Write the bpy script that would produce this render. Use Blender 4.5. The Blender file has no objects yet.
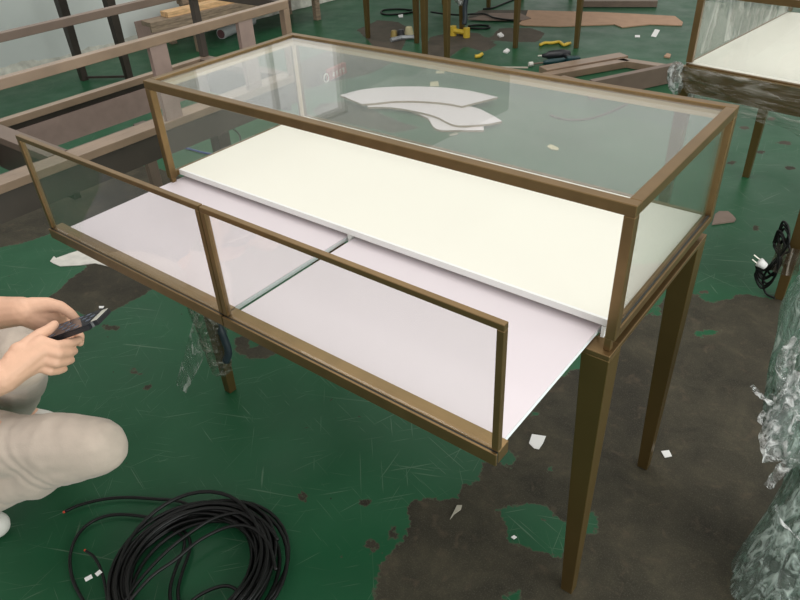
import bpy, bmesh, math, random
import numpy as np
from mathutils import Vector, Matrix, noise as mnoise

# ------------------------------------------------------------------ camera, world, light, exposure
sc = bpy.context.scene
COL = sc.collection
CAM = np.array([1.4903, -0.9021, 1.4487])
cam_data = bpy.data.cameras.new('camera')
cam_data.sensor_width = 36.0
cam_data.lens = 687.2 / 800 * 36
cam = bpy.data.objects.new('camera', cam_data)
COL.objects.link(cam)
cam.location = CAM
cam.rotation_euler = (0.9653, 0.0451, 0.6576)
sc.camera = cam

world = bpy.data.worlds.new('world')
sc.world = world
world.use_nodes = True
wn = world.node_tree.nodes
wl = world.node_tree.links
bg = wn['Background']
tc = wn.new('ShaderNodeTexCoord')
sx = wn.new('ShaderNodeSeparateXYZ')
wr = wn.new('ShaderNodeValToRGB')
wl.new(tc.outputs['Generated'], sx.inputs[0])
wl.new(sx.outputs['Z'], wr.inputs['Fac'])
wr.color_ramp.elements[0].position = 0.0
wr.color_ramp.elements[0].color = (0.62, 0.61, 0.585, 1)
wr.color_ramp.elements[1].position = 0.55
wr.color_ramp.elements[1].color = (1.0, 0.985, 0.95, 1)
wl.new(wr.outputs['Color'], bg.inputs['Color'])
bg.inputs['Strength'].default_value = 0.86

def area_light(name, loc, rot, size, sizey, energy, color):
    l = bpy.data.lights.new(name, 'AREA')
    l.shape = 'RECTANGLE'
    l.size = size
    l.size_y = sizey
    l.energy = energy
    l.color = color
    o = bpy.data.objects.new(name, l)
    o.location = loc
    o.rotation_euler = rot
    COL.objects.link(o)
    return o
# added soft area light, unseen source, above and a little beyond the counter
area_light('overhead_fill', (-0.2, 1.2, 4.4), (math.radians(-8), math.radians(-6), 0), 4.5, 2.6, 85, (1.0, 0.975, 0.93))

# added fill light with unseen source, brightening faces turned to the right
area_light('right_side_fill', (4.3, -0.2, 1.5), (0, math.radians(78), 0), 2.4, 3.2, 100, (0.95, 1.0, 0.96))

sc.view_settings.view_transform = 'Standard'
sc.view_settings.look = 'None'
sc.view_settings.gamma = 1
sc.view_settings.use_curve_mapping = False
sc.view_settings.exposure = 0.0

# ------------------------------------------------------------------ measured points
def _rot(a, b, c):
    ca, sa, cb, sb, cc, s = math.cos(a), math.sin(a), math.cos(b), math.sin(b), math.cos(c), math.sin(c)
    X = np.array([[1, 0, 0], [0, ca, -sa], [0, sa, ca]])
    Y = np.array([[cb, 0, sb], [0, 1, 0], [-sb, 0, cb]])
    Z = np.array([[cc, -s, 0], [s, cc, 0], [0, 0, 1]])
    return Z @ Y @ X
RM = _rot(0.9653, 0.0451, 0.6576)
def ray(x, y):
    return RM @ np.array([(x - 400) / 687.2, -(y - 300) / 687.2, -1])
def at(x, y, z=0.0):
    """surveyed point of height z"""
    d = ray(x, y)
    return Vector(CAM + d * (z - CAM[2]) / d[2])
def pt(x, y, d):
    """surveyed point at distance d"""
    v = ray(x, y)
    return Vector(CAM + v / np.linalg.norm(v) * d)

# ------------------------------------------------------------------ materials
def new_mat(name):
    m = bpy.data.materials.new(name)
    m.use_nodes = True
    nt = m.node_tree
    b = nt.nodes['Principled BSDF']
    return m, nt, b

def mat(name, col, rough=0.5, metal=0.0, spec=0.5, var=0.0, scale=20, bump=0.0, bscale=60, aniso=None, sheen=0):
    m, nt, b = new_mat(name)
    b.inputs['Base Color'].default_value = (*col, 1)
    b.inputs['Roughness'].default_value = rough
    b.inputs['Metallic'].default_value = metal
    b.inputs['Specular IOR Level'].default_value = spec
    if sheen:
        b.inputs['Sheen Weight'].default_value = sheen
    co = nt.nodes.new('ShaderNodeTexCoord')
    vec = co.outputs['Object']
    if aniso:
        mp = nt.nodes.new('ShaderNodeMapping')
        mp.inputs['Scale'].default_value = aniso
        nt.links.new(vec, mp.inputs[0])
        vec = mp.outputs[0]
    if var > 0:
        n = nt.nodes.new('ShaderNodeTexNoise')
        n.inputs['Scale'].default_value = scale
        n.inputs['Detail'].default_value = 5
        nt.links.new(vec, n.inputs['Vector'])
        r = nt.nodes.new('ShaderNodeValToRGB')
        r.color_ramp.elements[0].position = 0.3
        r.color_ramp.elements[1].position = 0.7
        r.color_ramp.elements[0].color = (*[c * (1 - var) for c in col], 1)
        r.color_ramp.elements[1].color = (*[min(1, c * (1 + var)) for c in col], 1)
        nt.links.new(n.outputs['Fac'], r.inputs['Fac'])
        nt.links.new(r.outputs['Color'], b.inputs['Base Color'])
    if bump > 0:
        n2 = nt.nodes.new('ShaderNodeTexNoise')
        n2.inputs['Scale'].default_value = bscale
        n2.inputs['Detail'].default_value = 4
        nt.links.new(vec, n2.inputs['Vector'])
        bp = nt.nodes.new('ShaderNodeBump')
        bp.inputs['Strength'].default_value = bump
        bp.inputs['Distance'].default_value = 0.004
        nt.links.new(n2.outputs['Fac'], bp.inputs['Height'])
        nt.links.new(bp.outputs['Normal'], b.inputs['Normal'])
    return m

def schlick(nt, normal=None):
    """reflectance of a thin clear sheet, the same from both faces"""
    lw = nt.nodes.new('ShaderNodeLayerWeight')
    lw.inputs['Blend'].default_value = 0.5
    if normal is not None:
        nt.links.new(normal, lw.inputs['Normal'])
    p = nt.nodes.new('ShaderNodeMath')
    p.operation = 'POWER'
    p.inputs[1].default_value = 5
    nt.links.new(lw.outputs['Facing'], p.inputs[0])
    q = nt.nodes.new('ShaderNodeMath')
    q.operation = 'MULTIPLY_ADD'
    q.inputs[1].default_value = 0.95
    q.inputs[2].default_value = 0.045
    nt.links.new(p.outputs[0], q.inputs[0])
    return q

def glass_mat(name, tint=(0.975, 0.98, 0.975), rough=0.01, haze=0.0, ior=1.5):
    m = bpy.data.materials.new(name)
    m.use_nodes = True
    nt = m.node_tree
    nt.nodes.clear()
    out = nt.nodes.new('ShaderNodeOutputMaterial')
    tr = nt.nodes.new('ShaderNodeBsdfTransparent')
    tr.inputs['Color'].default_value = (*tint, 1)
    gl = nt.nodes.new('ShaderNodeBsdfGlossy')
    gl.inputs['Roughness'].default_value = rough
    gl.inputs['Color'].default_value = (0.95, 0.97, 0.96, 1)
    fr = schlick(nt)
    mx = nt.nodes.new('ShaderNodeMixShader')
    nt.links.new(fr.outputs[0], mx.inputs[0])
    nt.links.new(tr.outputs[0], mx.inputs[1])
    nt.links.new(gl.outputs[0], mx.inputs[2])
    last = mx
    if haze > 0:
        df = nt.nodes.new('ShaderNodeBsdfDiffuse')
        df.inputs['Color'].default_value = (0.75, 0.78, 0.74, 1)
        co = nt.nodes.new('ShaderNodeTexCoord')
        n = nt.nodes.new('ShaderNodeTexNoise')
        n.inputs['Scale'].default_value = 4
        n.inputs['Detail'].default_value = 5
        nt.links.new(co.outputs['Object'], n.inputs['Vector'])
        ma = nt.nodes.new('ShaderNodeMath')
        ma.operation = 'MULTIPLY'
        ma.inputs[1].default_value = haze * 2
        nt.links.new(n.outputs['Fac'], ma.inputs[0])
        m2 = nt.nodes.new('ShaderNodeMixShader')
        nt.links.new(ma.outputs[0], m2.inputs[0])
        nt.links.new(mx.outputs[0], m2.inputs[1])
        nt.links.new(df.outputs[0], m2.inputs[2])
        last = m2
    nt.links.new(last.outputs[0], out.inputs['Surface'])
    return m

def film_mat(name, tint=(0.86, 0.92, 0.89), opac=0.18, col=(0.85, 0.9, 0.88), scale=30, stretch=(1, 1, 0.25), base=0.25):
    """crinkled clear plastic stretch film"""
    m = bpy.data.materials.new(name)
    m.use_nodes = True
    nt = m.node_tree
    nt.nodes.clear()
    L = nt.links.new
    out = nt.nodes.new('ShaderNodeOutputMaterial')
    co = nt.nodes.new('ShaderNodeTexCoord')
    mp = nt.nodes.new('ShaderNodeMapping')
    mp.inputs['Scale'].default_value = stretch
    L(co.outputs['Object'], mp.inputs[0])
    n = nt.nodes.new('ShaderNodeTexNoise')
    n.inputs['Scale'].default_value = scale
    n.inputs['Detail'].default_value = 6
    n.inputs['Distortion'].default_value = 1.2
    L(mp.outputs[0], n.inputs['Vector'])
    bp = nt.nodes.new('ShaderNodeBump')
    bp.inputs['Strength'].default_value = 1.0
    bp.inputs['Distance'].default_value = 0.03
    L(n.outputs['Fac'], bp.inputs['Height'])
    gl = nt.nodes.new('ShaderNodeBsdfGlossy')
    gl.inputs['Roughness'].default_value = 0.12
    L(bp.outputs['Normal'], gl.inputs['Normal'])
    tr = nt.nodes.new('ShaderNodeBsdfTransparent')
    tr.inputs['Color'].default_value = (*tint, 1)
    df = nt.nodes.new('ShaderNodeBsdfDiffuse')
    df.inputs['Color'].default_value = (*col, 1)
    L(bp.outputs['Normal'], df.inputs['Normal'])
    rp = nt.nodes.new('ShaderNodeValToRGB')
    rp.color_ramp.elements[0].position = 0.48
    rp.color_ramp.elements[0].color = (opac * base,) * 3 + (1,)
    rp.color_ramp.elements[1].position = 0.66
    rp.color_ramp.elements[1].color = (min(1, opac * 3.2),) * 3 + (1,)
    L(n.outputs['Fac'], rp.inputs['Fac'])
    m1 = nt.nodes.new('ShaderNodeMixShader')
    L(rp.outputs['Color'], m1.inputs[0])
    L(tr.outputs[0], m1.inputs[1])
    L(df.outputs[0], m1.inputs[2])
    lw = schlick(nt, bp.outputs['Normal'])
    m2 = nt.nodes.new('ShaderNodeMixShader')
    L(lw.outputs[0], m2.inputs[0])
    L(m1.outputs[0], m2.inputs[1])
    L(gl.outputs[0], m2.inputs[2])
    L(m2.outputs[0], out.inputs['Surface'])
    return m

BRONZE = mat('brushed_bronze_steel', (0.205, 0.13, 0.056), rough=0.36, metal=0.7, var=0.10, scale=3, aniso=(8, 8, 8))
BRONZE_D = mat('bronze_legs', (0.165, 0.108, 0.038), rough=0.42, metal=0.7, var=0.08, scale=6)
CREAM = mat('cream_deck_laminate', (0.87, 0.85, 0.765), rough=0.45, spec=0.3)
PINKW = mat('drawer_laminate', (0.735, 0.662, 0.70), rough=0.38, spec=0.4, var=0.012, scale=5)
EDGEW = mat('white_edge_banding', (0.90, 0.93, 0.95), rough=0.4)
WHITE = mat('white_melamine', (0.88, 0.88, 0.86), rough=0.45)
DARKGAP = mat('black_rubber_seal', (0.02, 0.02, 0.015), rough=0.7)
GLASS = glass_mat('clear_glass')
GLASS_TOP = glass_mat('hazy_top_glass', haze=0.022)  # uneven pale diffuse veil mixed into the top glass
GLASS_F = glass_mat('front_glass', tint=(0.965, 0.97, 0.965), haze=0.01)
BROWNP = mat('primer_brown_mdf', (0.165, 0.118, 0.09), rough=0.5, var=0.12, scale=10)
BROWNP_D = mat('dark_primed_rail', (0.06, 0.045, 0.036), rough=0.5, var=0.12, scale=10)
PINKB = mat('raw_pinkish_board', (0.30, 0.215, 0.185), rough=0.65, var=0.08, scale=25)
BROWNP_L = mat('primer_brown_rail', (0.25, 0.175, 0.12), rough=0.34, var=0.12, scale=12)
STEEL_D = mat('dark_steel', (0.045, 0.035, 0.028), rough=0.45, metal=0.3, var=0.2, scale=15)
WOOD = mat('pine_lumber', (0.68, 0.43, 0.22), rough=0.65, var=0.25, scale=14, aniso=(6, 1, 6))
WOOD_D = mat('old_lumber', (0.27, 0.20, 0.14), rough=0.7, var=0.3, scale=14, aniso=(6, 1, 6))
CARD = mat('cardboard', (0.43, 0.27, 0.175), rough=0.8, var=0.08, scale=12)
CARD_D = mat('grey_cardboard', (0.20, 0.145, 0.115), rough=0.8, var=0.12, scale=12)
BLACKC = mat('black_cable', (0.006, 0.006, 0.006), rough=0.38, spec=0.3)
BLACKP = mat('black_plastic', (0.015, 0.016, 0.02), rough=0.35)
TEALP = mat('teal_plastic', (0.01, 0.045, 0.05), rough=0.4)
YELLOW = mat('yellow_plastic', (0.62, 0.43, 0.04), rough=0.45)
PAPER = mat('scrap_paper', (0.62, 0.60, 0.55), rough=0.8, var=0.1, scale=30)
PAPER_W = mat('white_paper', (0.80, 0.79, 0.78), rough=0.8)
PAPER_Y = mat('yellowish_paper', (0.55, 0.50, 0.31), rough=0.8)
PAPER_G = mat('greyish_paper', (0.36, 0.33, 0.27), rough=0.8, var=0.1, scale=30)
RED = mat('red_print', (0.42, 0.05, 0.045), rough=0.5)
REDC = mat('copper_red', (0.55, 0.05, 0.02), rough=0.4)
BLUE = mat('blue_cable', (0.03, 0.06, 0.22), rough=0.4)
BLUEG = mat('bluegrey_plastic', (0.022, 0.034, 0.044), rough=0.4)
METAL = mat('bare_metal', (0.65, 0.62, 0.55), rough=0.3, metal=0.9)
SKIN = mat('skin', (0.70, 0.42, 0.29), rough=0.5, spec=0.35, var=0.07, scale=30, bump=0.12, bscale=160)
PANTS = mat('beige_trousers', (0.60, 0.50, 0.42), rough=0.85, var=0.05, scale=30, bump=0.15, bscale=300, sheen=0.2)
SHIRT = mat('grey_shirt', (0.22, 0.23, 0.25), rough=0.9)
HAIR = mat('black_hair', (0.012, 0.01, 0.009), rough=0.5)
SHOE = mat('white_shoe', (0.70, 0.68, 0.63), rough=0.6)
SCREEN_D = mat('dark_screen_glass', (0.045, 0.048, 0.055), rough=0.08)
FILM = film_mat('stretch_film')
FILM_G = film_mat('greenish_film', tint=(0.84, 0.92, 0.88), opac=0.26, col=(0.60, 0.70, 0.65), scale=34, stretch=(1.2, 1.2, 0.3), base=0.45)
FILM_W = film_mat('white_bunched_film', tint=(0.85, 0.88, 0.87), opac=0.33, col=(0.82, 0.83, 0.82), scale=45, stretch=(1, 1, 0.5))
FILM_B = film_mat('film_over_apron', tint=(0.9, 0.92, 0.9), opac=0.10, col=(0.6, 0.58, 0.52), scale=18, stretch=(0.25, 1, 1.6))

# ------------------------------------------------------------------ helpers
def box(bm, x0, x1, y0, y1, z0, z1, bevel=0.0):
    vs = [bm.verts.new((x, y, z)) for x in (x0, x1) for y in (y0, y1) for z in (z0, z1)]
    f = [(0, 1, 3, 2), (4, 6, 7, 5), (0, 4, 5, 1), (2, 3, 7, 6), (0, 2, 6, 4), (1, 5, 7, 3)]
    fs = [bm.faces.new([vs[i] for i in q]) for q in f]
    if bevel > 0:
        es = {e for q in fs for e in q.edges}
        bmesh.ops.bevel(bm, geom=list(es), offset=bevel, segments=1, affect='EDGES')
    return vs

def beam(bm, p, q, w, h, up=(0, 0, 1), bevel=0.0):
    """rectangular bar from p to q"""
    p, q = Vector(p), Vector(q)
    a = (q - p).normalized()
    s = a.cross(Vector(up))
    if s.length < 1e-4:
        s = a.cross(Vector((0, 1, 0)))
    s.normalize()
    u = s.cross(a)
    vs = []
    for c in (p, q):
        for i, j in ((-1, -1), (1, -1), (1, 1), (-1, 1)):
            vs.append(bm.verts.new(c + s * (i * w / 2) + u * (j * h / 2)))
    fs = [bm.faces.new([vs[i] for i in t]) for t in
          ((3, 2, 1, 0), (4, 5, 6, 7), (0, 1, 5, 4), (1, 2, 6, 5), (2, 3, 7, 6), (3, 0, 4, 7))]
    if bevel:
        bmesh.ops.bevel(bm, geom=list({e for f in fs for e in f.edges}), offset=bevel, segments=1, affect='EDGES')

def frustum(bm, c0, w0, c1, w1, bevel=0.0):
    """square-section tapered leg: bottom rect centre c0, half size w0 (x,y); top c1,w1"""
    vs = []
    for c, w in ((c0, w0), (c1, w1)):
        for i, j in ((-1, -1), (1, -1), (1, 1), (-1, 1)):
            vs.append(bm.verts.new((c[0] + i * w[0], c[1] + j * w[1], c[2])))
    fs = [bm.faces.new([vs[i] for i in t]) for t in
          ((3, 2, 1, 0), (4, 5, 6, 7), (0, 1, 5, 4), (1, 2, 6, 5), (2, 3, 7, 6), (3, 0, 4, 7))]
    if bevel:
        bmesh.ops.bevel(bm, geom=list({e for f in fs for e in f.edges}), offset=bevel, segments=1, affect='EDGES')

def prism(bm, poly, z0, z1):
    """polygon (list of xy) extruded"""
    a = [bm.verts.new((p[0], p[1], z0)) for p in poly]
    b = [bm.verts.new((p[0], p[1], z1)) for p in poly]
    n = len(poly)
    bm.faces.new(a[::-1])
    bm.faces.new(b)
    for i in range(n):
        j = (i + 1) % n
        bm.faces.new((a[i], a[j], b[j], b[i]))
    bmesh.ops.recalc_face_normals(bm, faces=bm.faces)

def tube(bm, pts, r, n=8, cap=True):
    pts = [Vector(p) for p in pts]
    rs = r if isinstance(r, (list, tuple)) else [r] * len(pts)
    rings = []
    t0 = (pts[1] - pts[0]).normalized()
    s = t0.cross(Vector((0, 0, 1)))
    if s.length < 1e-3:
        s = Vector((1, 0, 0))
    s.normalize()
    for i, p in enumerate(pts):
        t = (pts[min(i + 1, len(pts) - 1)] - pts[max(i - 1, 0)]).normalized()
        s = (s - t * s.dot(t))
        if s.length < 1e-5:
            s = t.orthogonal()
        s.normalize()
        u = t.cross(s)
        rings.append([bm.verts.new(p + (s * math.cos(2 * math.pi * k / n) + u * math.sin(2 * math.pi * k / n)) * rs[i]) for k in range(n)])
    for a, b in zip(rings, rings[1:]):
        for k in range(n):
            bm.faces.new((a[k], a[(k + 1) % n], b[(k + 1) % n], b[k]))
    if cap:
        bm.faces.new(rings[0][::-1])
        bm.faces.new(rings[-1])

def smooth_path(ctrl, m=8):
    P = [Vector(p) for p in ctrl]
    P = [P[0] * 2 - P[1]] + P + [P[-1] * 2 - P[-2]]
    out = []
    for i in range(1, len(P) - 2):
        for k in range(m):
            t = k / m
            a, b, c, d = P[i - 1], P[i], P[i + 1], P[i + 2]
            out.append(0.5 * ((2 * b) + (c - a) * t + (2 * a - 5 * b + 4 * c - d) * t * t + (3 * b - a - 3 * c + d) * t ** 3))
    out.append(P[-2])
    return out

def obj(name, bm, m, parent=None, smooth=False):
    me = bpy.data.meshes.new(name)
    bm.normal_update()
    bm.to_mesh(me)
    bm.free()
    for mm in (m if isinstance(m, (list, tuple)) else [m]):
        me.materials.append(mm)
    if smooth:
        for p in me.polygons:
            p.use_smooth = True
    o = bpy.data.objects.new(name, me)
    COL.objects.link(o)
    if parent is not None:
        o.parent = parent
    return o

def tag(o, label, cat, group=None, kind=None):
    if label:
        o['label'] = label
    if cat:
        o['category'] = cat
    if group:
        o['group'] = group
    if kind:
        o['kind'] = kind
    return o

def thing(name, label, cat, loc=(0, 0, 0), rotz=0, group=None):
    o = bpy.data.objects.new(name, None)
    o.empty_display_size = 0.1
    COL.objects.link(o)
    o.location = loc
    o.rotation_euler = (0, 0, rotz)
    return tag(o, label, cat, group)

def struct(name, bm, m):
    o = obj(name, bm, m)
    o['kind'] = 'structure'
    return o

B = bmesh.new

# ------------------------------------------------------------------ the setting: floor with paint worn off in patches
def fl(*px):
    return [tuple(at(x, y)[:2]) for x, y in px]
worn_and_grey = [
    # big bare area to the right and front
    fl((372, 606), (379, 572), (390, 552), (401, 541), (411, 523), (408, 508), (413, 501), (426, 498), (445, 500), (458, 501), (462, 488), (478, 480),
       (482, 470), (484, 462), (498, 461), (512, 470), (516, 455), (506, 447), (512, 412), (555, 379), (583, 367), (612, 346), (630, 330), (668, 296),
       (699, 294), (705, 301), (712, 303), (725, 301), (736, 296), (747, 294), (770, 299), (786, 297), (800, 295), (830, 300), (1000, 420), (900, 640), (600, 700), (372, 640)),
    # bare grey area below the left drawer
    fl((-30, 215), (20, 200), (60, 188), (110, 172), (150, 165), (190, 180), (215, 215), (205, 262), (180, 285), (155, 287), (140, 297), (110, 312), (92, 318), (75, 312),
       (52, 305), (45, 301), (57, 292), (72, 277), (84, 270), (92, 256), (57, 230), (32, 241), (0, 247), (-30, 260)),
    # curled worn patch beside the wrapped leg
    fl((236, 338), (243, 335), (251, 338), (247, 343), (250, 348), (258, 347), (263, 343), (262, 338), (270, 335), (279, 337), (284, 346), (275, 355), (260, 359), (245, 358), (236, 351)),
    fl((357, 30), (378, 20), (398, 22), (412, 30), (405, 42), (398, 60), (380, 60), (370, 42)),
    fl((420, 60), (430, 37), (455, 32), (478, 33), (497, 45), (484, 52), (465, 46), (448, 58), (436, 66), (420, 70)),
    fl((488, 40), (500, 28), (530, 28), (545, 33), (538, 42), (515, 42)),
    fl((466, 18), (480, 10), (530, 10), (540, 20), (505, 22)),
    fl((312, 112), (320, 104), (345, 101), (372, 110), (400, 122), (420, 128), (395, 133), (350, 124), (322, 119)),  # grey patch reaching under the curved boards
    fl((300, 62), (330, 50), (360, 52), (400, 58), (370, 74), (330, 82), (305, 90)),
    fl((666, 478), (672, 485), (676, 492), (668, 490)),
    fl((574, 300), (590, 296), (600, 306), (590, 312)),
]
painted = [  # islands of paint left inside the bare area
    fl((498, 510), (507, 506), (530, 504), (545, 506), (553, 513), (560, 521), (575, 524), (592, 508), (596, 520), (595, 532), (580, 536), (566, 540), (563, 560), (550, 552), (525, 547), (510, 543), (504, 526)),
    fl((693, 335), (698, 330), (712, 331), (724, 329), (718, 333), (706, 336), (698, 337)),
    fl((503, 600), (508, 594), (520, 590), (522, 597), (515, 606), (500, 606)),
    fl((544, 469), (550, 467), (552, 471), (546, 472)),
    fl((650, 316), (655, 306), (662, 308), (660, 315)),
    fl((529, 412), (542, 411), (540, 416), (532, 416)),
]
chips = [fl(*[(cx + rx * math.cos(a) * (0.7 + 0.5 * random.Random(i * 9 + k).random()), cy + ry * math.sin(a) * (0.7 + 0.5 * random.Random(i * 7 + k).random()))
               for k, a in enumerate([j * math.pi / 4 for j in range(8)])])
         for i, (cx, cy, rx, ry) in enumerate([(373, 547, 8, 6), (364, 502, 5, 4), (304, 498, 5, 4), (132, 370, 4, 3), (394, 536, 7, 4), (392, 529, 4, 3), (141, 374, 3, 2),
                                              (110, 328, 9, 3), (753, 60, 7, 2), (745, 128, 6, 2), (772, 119, 5, 2), (785, 143, 9, 2), (731, 163, 5, 2), (760, 152, 5, 2), (706, 292, 5, 2),
                                              (147, 388, 4, 2), (342, 557, 3, 2), (537, 476, 4, 3), (756, 228, 4, 2), (720, 130, 5, 2), (790, 168, 6, 2), (545, 520, 1, 1)])]

def sdf(P, poly):
    poly = np.array(poly)
    d = np.full(len(P), 1e9)
    inside = np.zeros(len(P), bool)
    n = len(poly)
    for i in range(n):
        a, b = poly[i], poly[(i + 1) % n]
        e = b - a
        w = P - a
        t = np.clip((w @ e) / max(e @ e, 1e-12), 0, 1)
        d = np.minimum(d, np.hypot(*(w - t[:, None] * e).T))
        c = ((a[1] > P[:, 1]) != (b[1] > P[:, 1])) & (P[:, 0] < (b[0] - a[0]) * (P[:, 1] - a[1]) / (b[1] - a[1] + 1e-12) + a[0])
        inside ^= c
    return np.where(inside, -d, d)

def build_floor():
    xs = np.concatenate([np.arange(-5, -1.2, 0.04), np.arange(-1.2, 2.2, 0.014), np.arange(2.2, 4.6, 0.1)])
    ys = np.concatenate([np.arange(-2.4, -0.8, 0.05), np.arange(-0.8, 2.8, 0.014), np.arange(2.8, 6, 0.04), np.arange(6, 9.6, 0.1)])
    X, Y = np.meshgrid(xs, ys)
    P = np.c_[X.ravel(), Y.ravel()]
    w = np.full(len(P), 1e9)
    for p in worn_and_grey:
        w = np.minimum(w, sdf(P, p))
    for p in painted:
        w = np.maximum(w, -sdf(P, p))
    for p in chips:
        w = np.minimum(w, sdf(P, p))
    nx, ny = len(xs), len(ys)
    me = bpy.data.meshes.new('floor')
    V = np.c_[P, np.zeros(len(P))]
    i, j = np.meshgrid(np.arange(nx - 1), np.arange(ny - 1))
    a = (j * nx + i).ravel()
    Fq = np.c_[a, a + 1, a + nx + 1, a + nx]
    me.vertices.add(len(V))
    me.vertices.foreach_set('co', V.ravel())
    me.loops.add(len(Fq) * 4)
    me.loops.foreach_set('vertex_index', Fq.ravel())
    me.polygons.add(len(Fq))
    me.polygons.foreach_set('loop_start', np.arange(len(Fq)) * 4)
    me.update()
    at_ = me.attributes.new('wear', 'FLOAT', 'POINT')
    at_.data.foreach_set('value', np.clip(w, -0.3, 0.3).astype(np.float32))
    m, nt, b = new_mat('worn_green_floor_paint')
    L = nt.links.new
    N = nt.nodes.new
    def math_(op, a_, b_=None, c_=None, clamp=False):
        n = N('ShaderNodeMath')
        n.operation = op
        n.use_clamp = clamp
        for k, v in enumerate((a_, b_, c_)):
            if v is None:
                continue
            if isinstance(v, (int, float)):
                n.inputs[k].default_value = v
            else:
                L(v, n.inputs[k])
        return n.outputs[0]
    def ramp(fac, stops):
        r = N('ShaderNodeValToRGB')
        while len(r.color_ramp.elements) < len(stops):
            r.color_ramp.elements.new(0.5)
        for e, (p, c) in zip(r.color_ramp.elements, stops):
            e.position = p
            e.color = (*c, 1) if len(c) == 3 else c
        L(fac, r.inputs['Fac'])
        return r.outputs['Color']
    def noise(scale, detail=5, dist=0.0, vec=None, rough=0.55):
        n = N('ShaderNodeTexNoise')
        n.inputs['Scale'].default_value = scale
        n.inputs['Detail'].default_value = detail
        n.inputs['Distortion'].default_value = dist
        n.inputs['Roughness'].default_value = rough
        L(vec if vec is not None else co.outputs['Object'], n.inputs['Vector'])
        return n.outputs['Fac']
    def mix(fac, a_, b_):
        n = N('ShaderNodeMix')
        n.data_type = 'RGBA'
        if isinstance(fac, (int, float)):
            n.inputs[0].default_value = fac
        else:
            L(fac, n.inputs[0])
        for k, v in ((6, a_), (7, b_)):
            if isinstance(v, tuple):
                n.inputs[k].default_value = (*v, 1)
            else:
                L(v, n.inputs[k])
        return n.outputs[2]
    co = N('ShaderNodeTexCoord')
    att = N('ShaderNodeAttribute')
    att.attribute_name = 'wear'
    n1 = noise(22, 6)
    n2 = noise(90, 4)
    d = math_('ADD', att.outputs['Fac'], math_('MULTIPLY', math_('SUBTRACT', n1, 0.5), 0.045))
    d = math_('ADD', d, math_('MULTIPLY', math_('SUBTRACT', n2, 0.5), 0.028))
    bare = math_('MULTIPLY_ADD', d, -260.0, 0.5, clamp=True)
    rim = math_('SUBTRACT', 1.0, math_('MULTIPLY', math_('ABSOLUTE', d), 280.0), clamp=True)
    # scattered tiny chips in the paint
    sp = noise(38, 3, 0.3)
    sp2 = math_('MULTIPLY_ADD', math_('SUBTRACT', sp, 0.735), 60.0, 0.0, clamp=True)
    bare2 = math_('MAXIMUM', bare, sp2)
    conc = ramp(noise(7, 8, 0.4, rough=0.7), [(0.30, (0.018, 0.017, 0.012)), (0.44, (0.037, 0.034, 0.023)), (0.55, (0.050, 0.045, 0.030)), (0.70, (0.082, 0.070, 0.045))])
    conc = mix(math_('MULTIPLY', noise(160, 3), 0.45), conc, (0.034, 0.028, 0.02))
    conc = mix(math_('MULTIPLY', math_('MULTIPLY_ADD', noise(2.2, 3, 0.2), 6.0, -2.9, clamp=True), 0.55), conc, (0.020, 0.0175, 0.013))
    conc = mix(math_('MULTIPLY', math_('MULTIPLY_ADD', noise(300, 2), 5.0, -2.6, clamp=True), 0.5), conc, (0.105, 0.092, 0.066))
    conc = mix(math_('MULTIPLY', math_('MULTIPLY_ADD', noise(24, 6, 0.6), 8.0, -4.6, clamp=True), 0.5), conc, (0.088, 0.066, 0.045))
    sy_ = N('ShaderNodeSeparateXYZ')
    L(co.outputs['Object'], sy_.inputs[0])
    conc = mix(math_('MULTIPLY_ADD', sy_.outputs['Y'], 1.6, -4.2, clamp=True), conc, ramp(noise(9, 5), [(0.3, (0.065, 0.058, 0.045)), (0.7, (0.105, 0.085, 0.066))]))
    green = ramp(noise(2.3, 5), [(0.3, (0.011, 0.068, 0.029)), (0.52, (0.0135, 0.084, 0.036)), (0.72, (0.019, 0.098, 0.044))])
    green = mix(math_('MULTIPLY', noise(60, 4), 0.14), green, (0.035, 0.07, 0.042))
    scr = None
    for ang, sx_, sy_, th in ((25, 1.6, 70, 0.70), (-48, 2.2, 85, 0.705), (70, 1.9, 75, 0.71), (-15, 2.4, 110, 0.70), (48, 3.0, 120, 0.70), (100, 2.0, 100, 0.71)):
        mp = N('ShaderNodeMapping')
        mp.inputs['Rotation'].default_value = (0, 0, math.radians(ang))
        mp.vector_type = 'TEXTURE'
        mp.inputs['Scale'].default_value = (1 / sx_, 1 / sy_, 1)
        mp.inputs['Location'].default_value = (ang * 0.37, ang * 0.11, 0)
        L(co.outputs['Object'], mp.inputs[0])
        f = math_('MULTIPLY_ADD', math_('SUBTRACT', noise(1.6, 2, 0.35, mp.outputs[0]), th - 0.02), 25.0, 0.0, clamp=True)
        scr = f if scr is None else math_('MAXIMUM', scr, f)
    green = mix(math_('MULTIPLY', scr, 0.38), green, (0.16, 0.22, 0.16))
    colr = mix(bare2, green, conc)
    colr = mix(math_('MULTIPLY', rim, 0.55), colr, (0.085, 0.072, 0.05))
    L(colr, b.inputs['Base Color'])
    rg = mix(bare2, ramp(noise(5, 5), [(0.3, (0.30,) * 3), (0.7, (0.46,) * 3)]), (0.75, 0.75, 0.75))
    L(rg, b.inputs['Roughness'])
    b.inputs['Specular IOR Level'].default_value = 0.22
    bp = N('ShaderNodeBump')
    bp.inputs['Strength'].default_value = 0.35
    bp.inputs['Distance'].default_value = 0.004
    hh = math_('ADD', math_('MULTIPLY', bare, -0.6), math_('MULTIPLY', n2, math_('MULTIPLY', bare, 0.8)))
    L(hh, bp.inputs['Height'])
    L(bp.outputs['Normal'], b.inputs['Normal'])
    me.materials.append(m)
    o = bpy.data.objects.new('floor', me)
    COL.objects.link(o)
    o['kind'] = 'structure'
build_floor()

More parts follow.
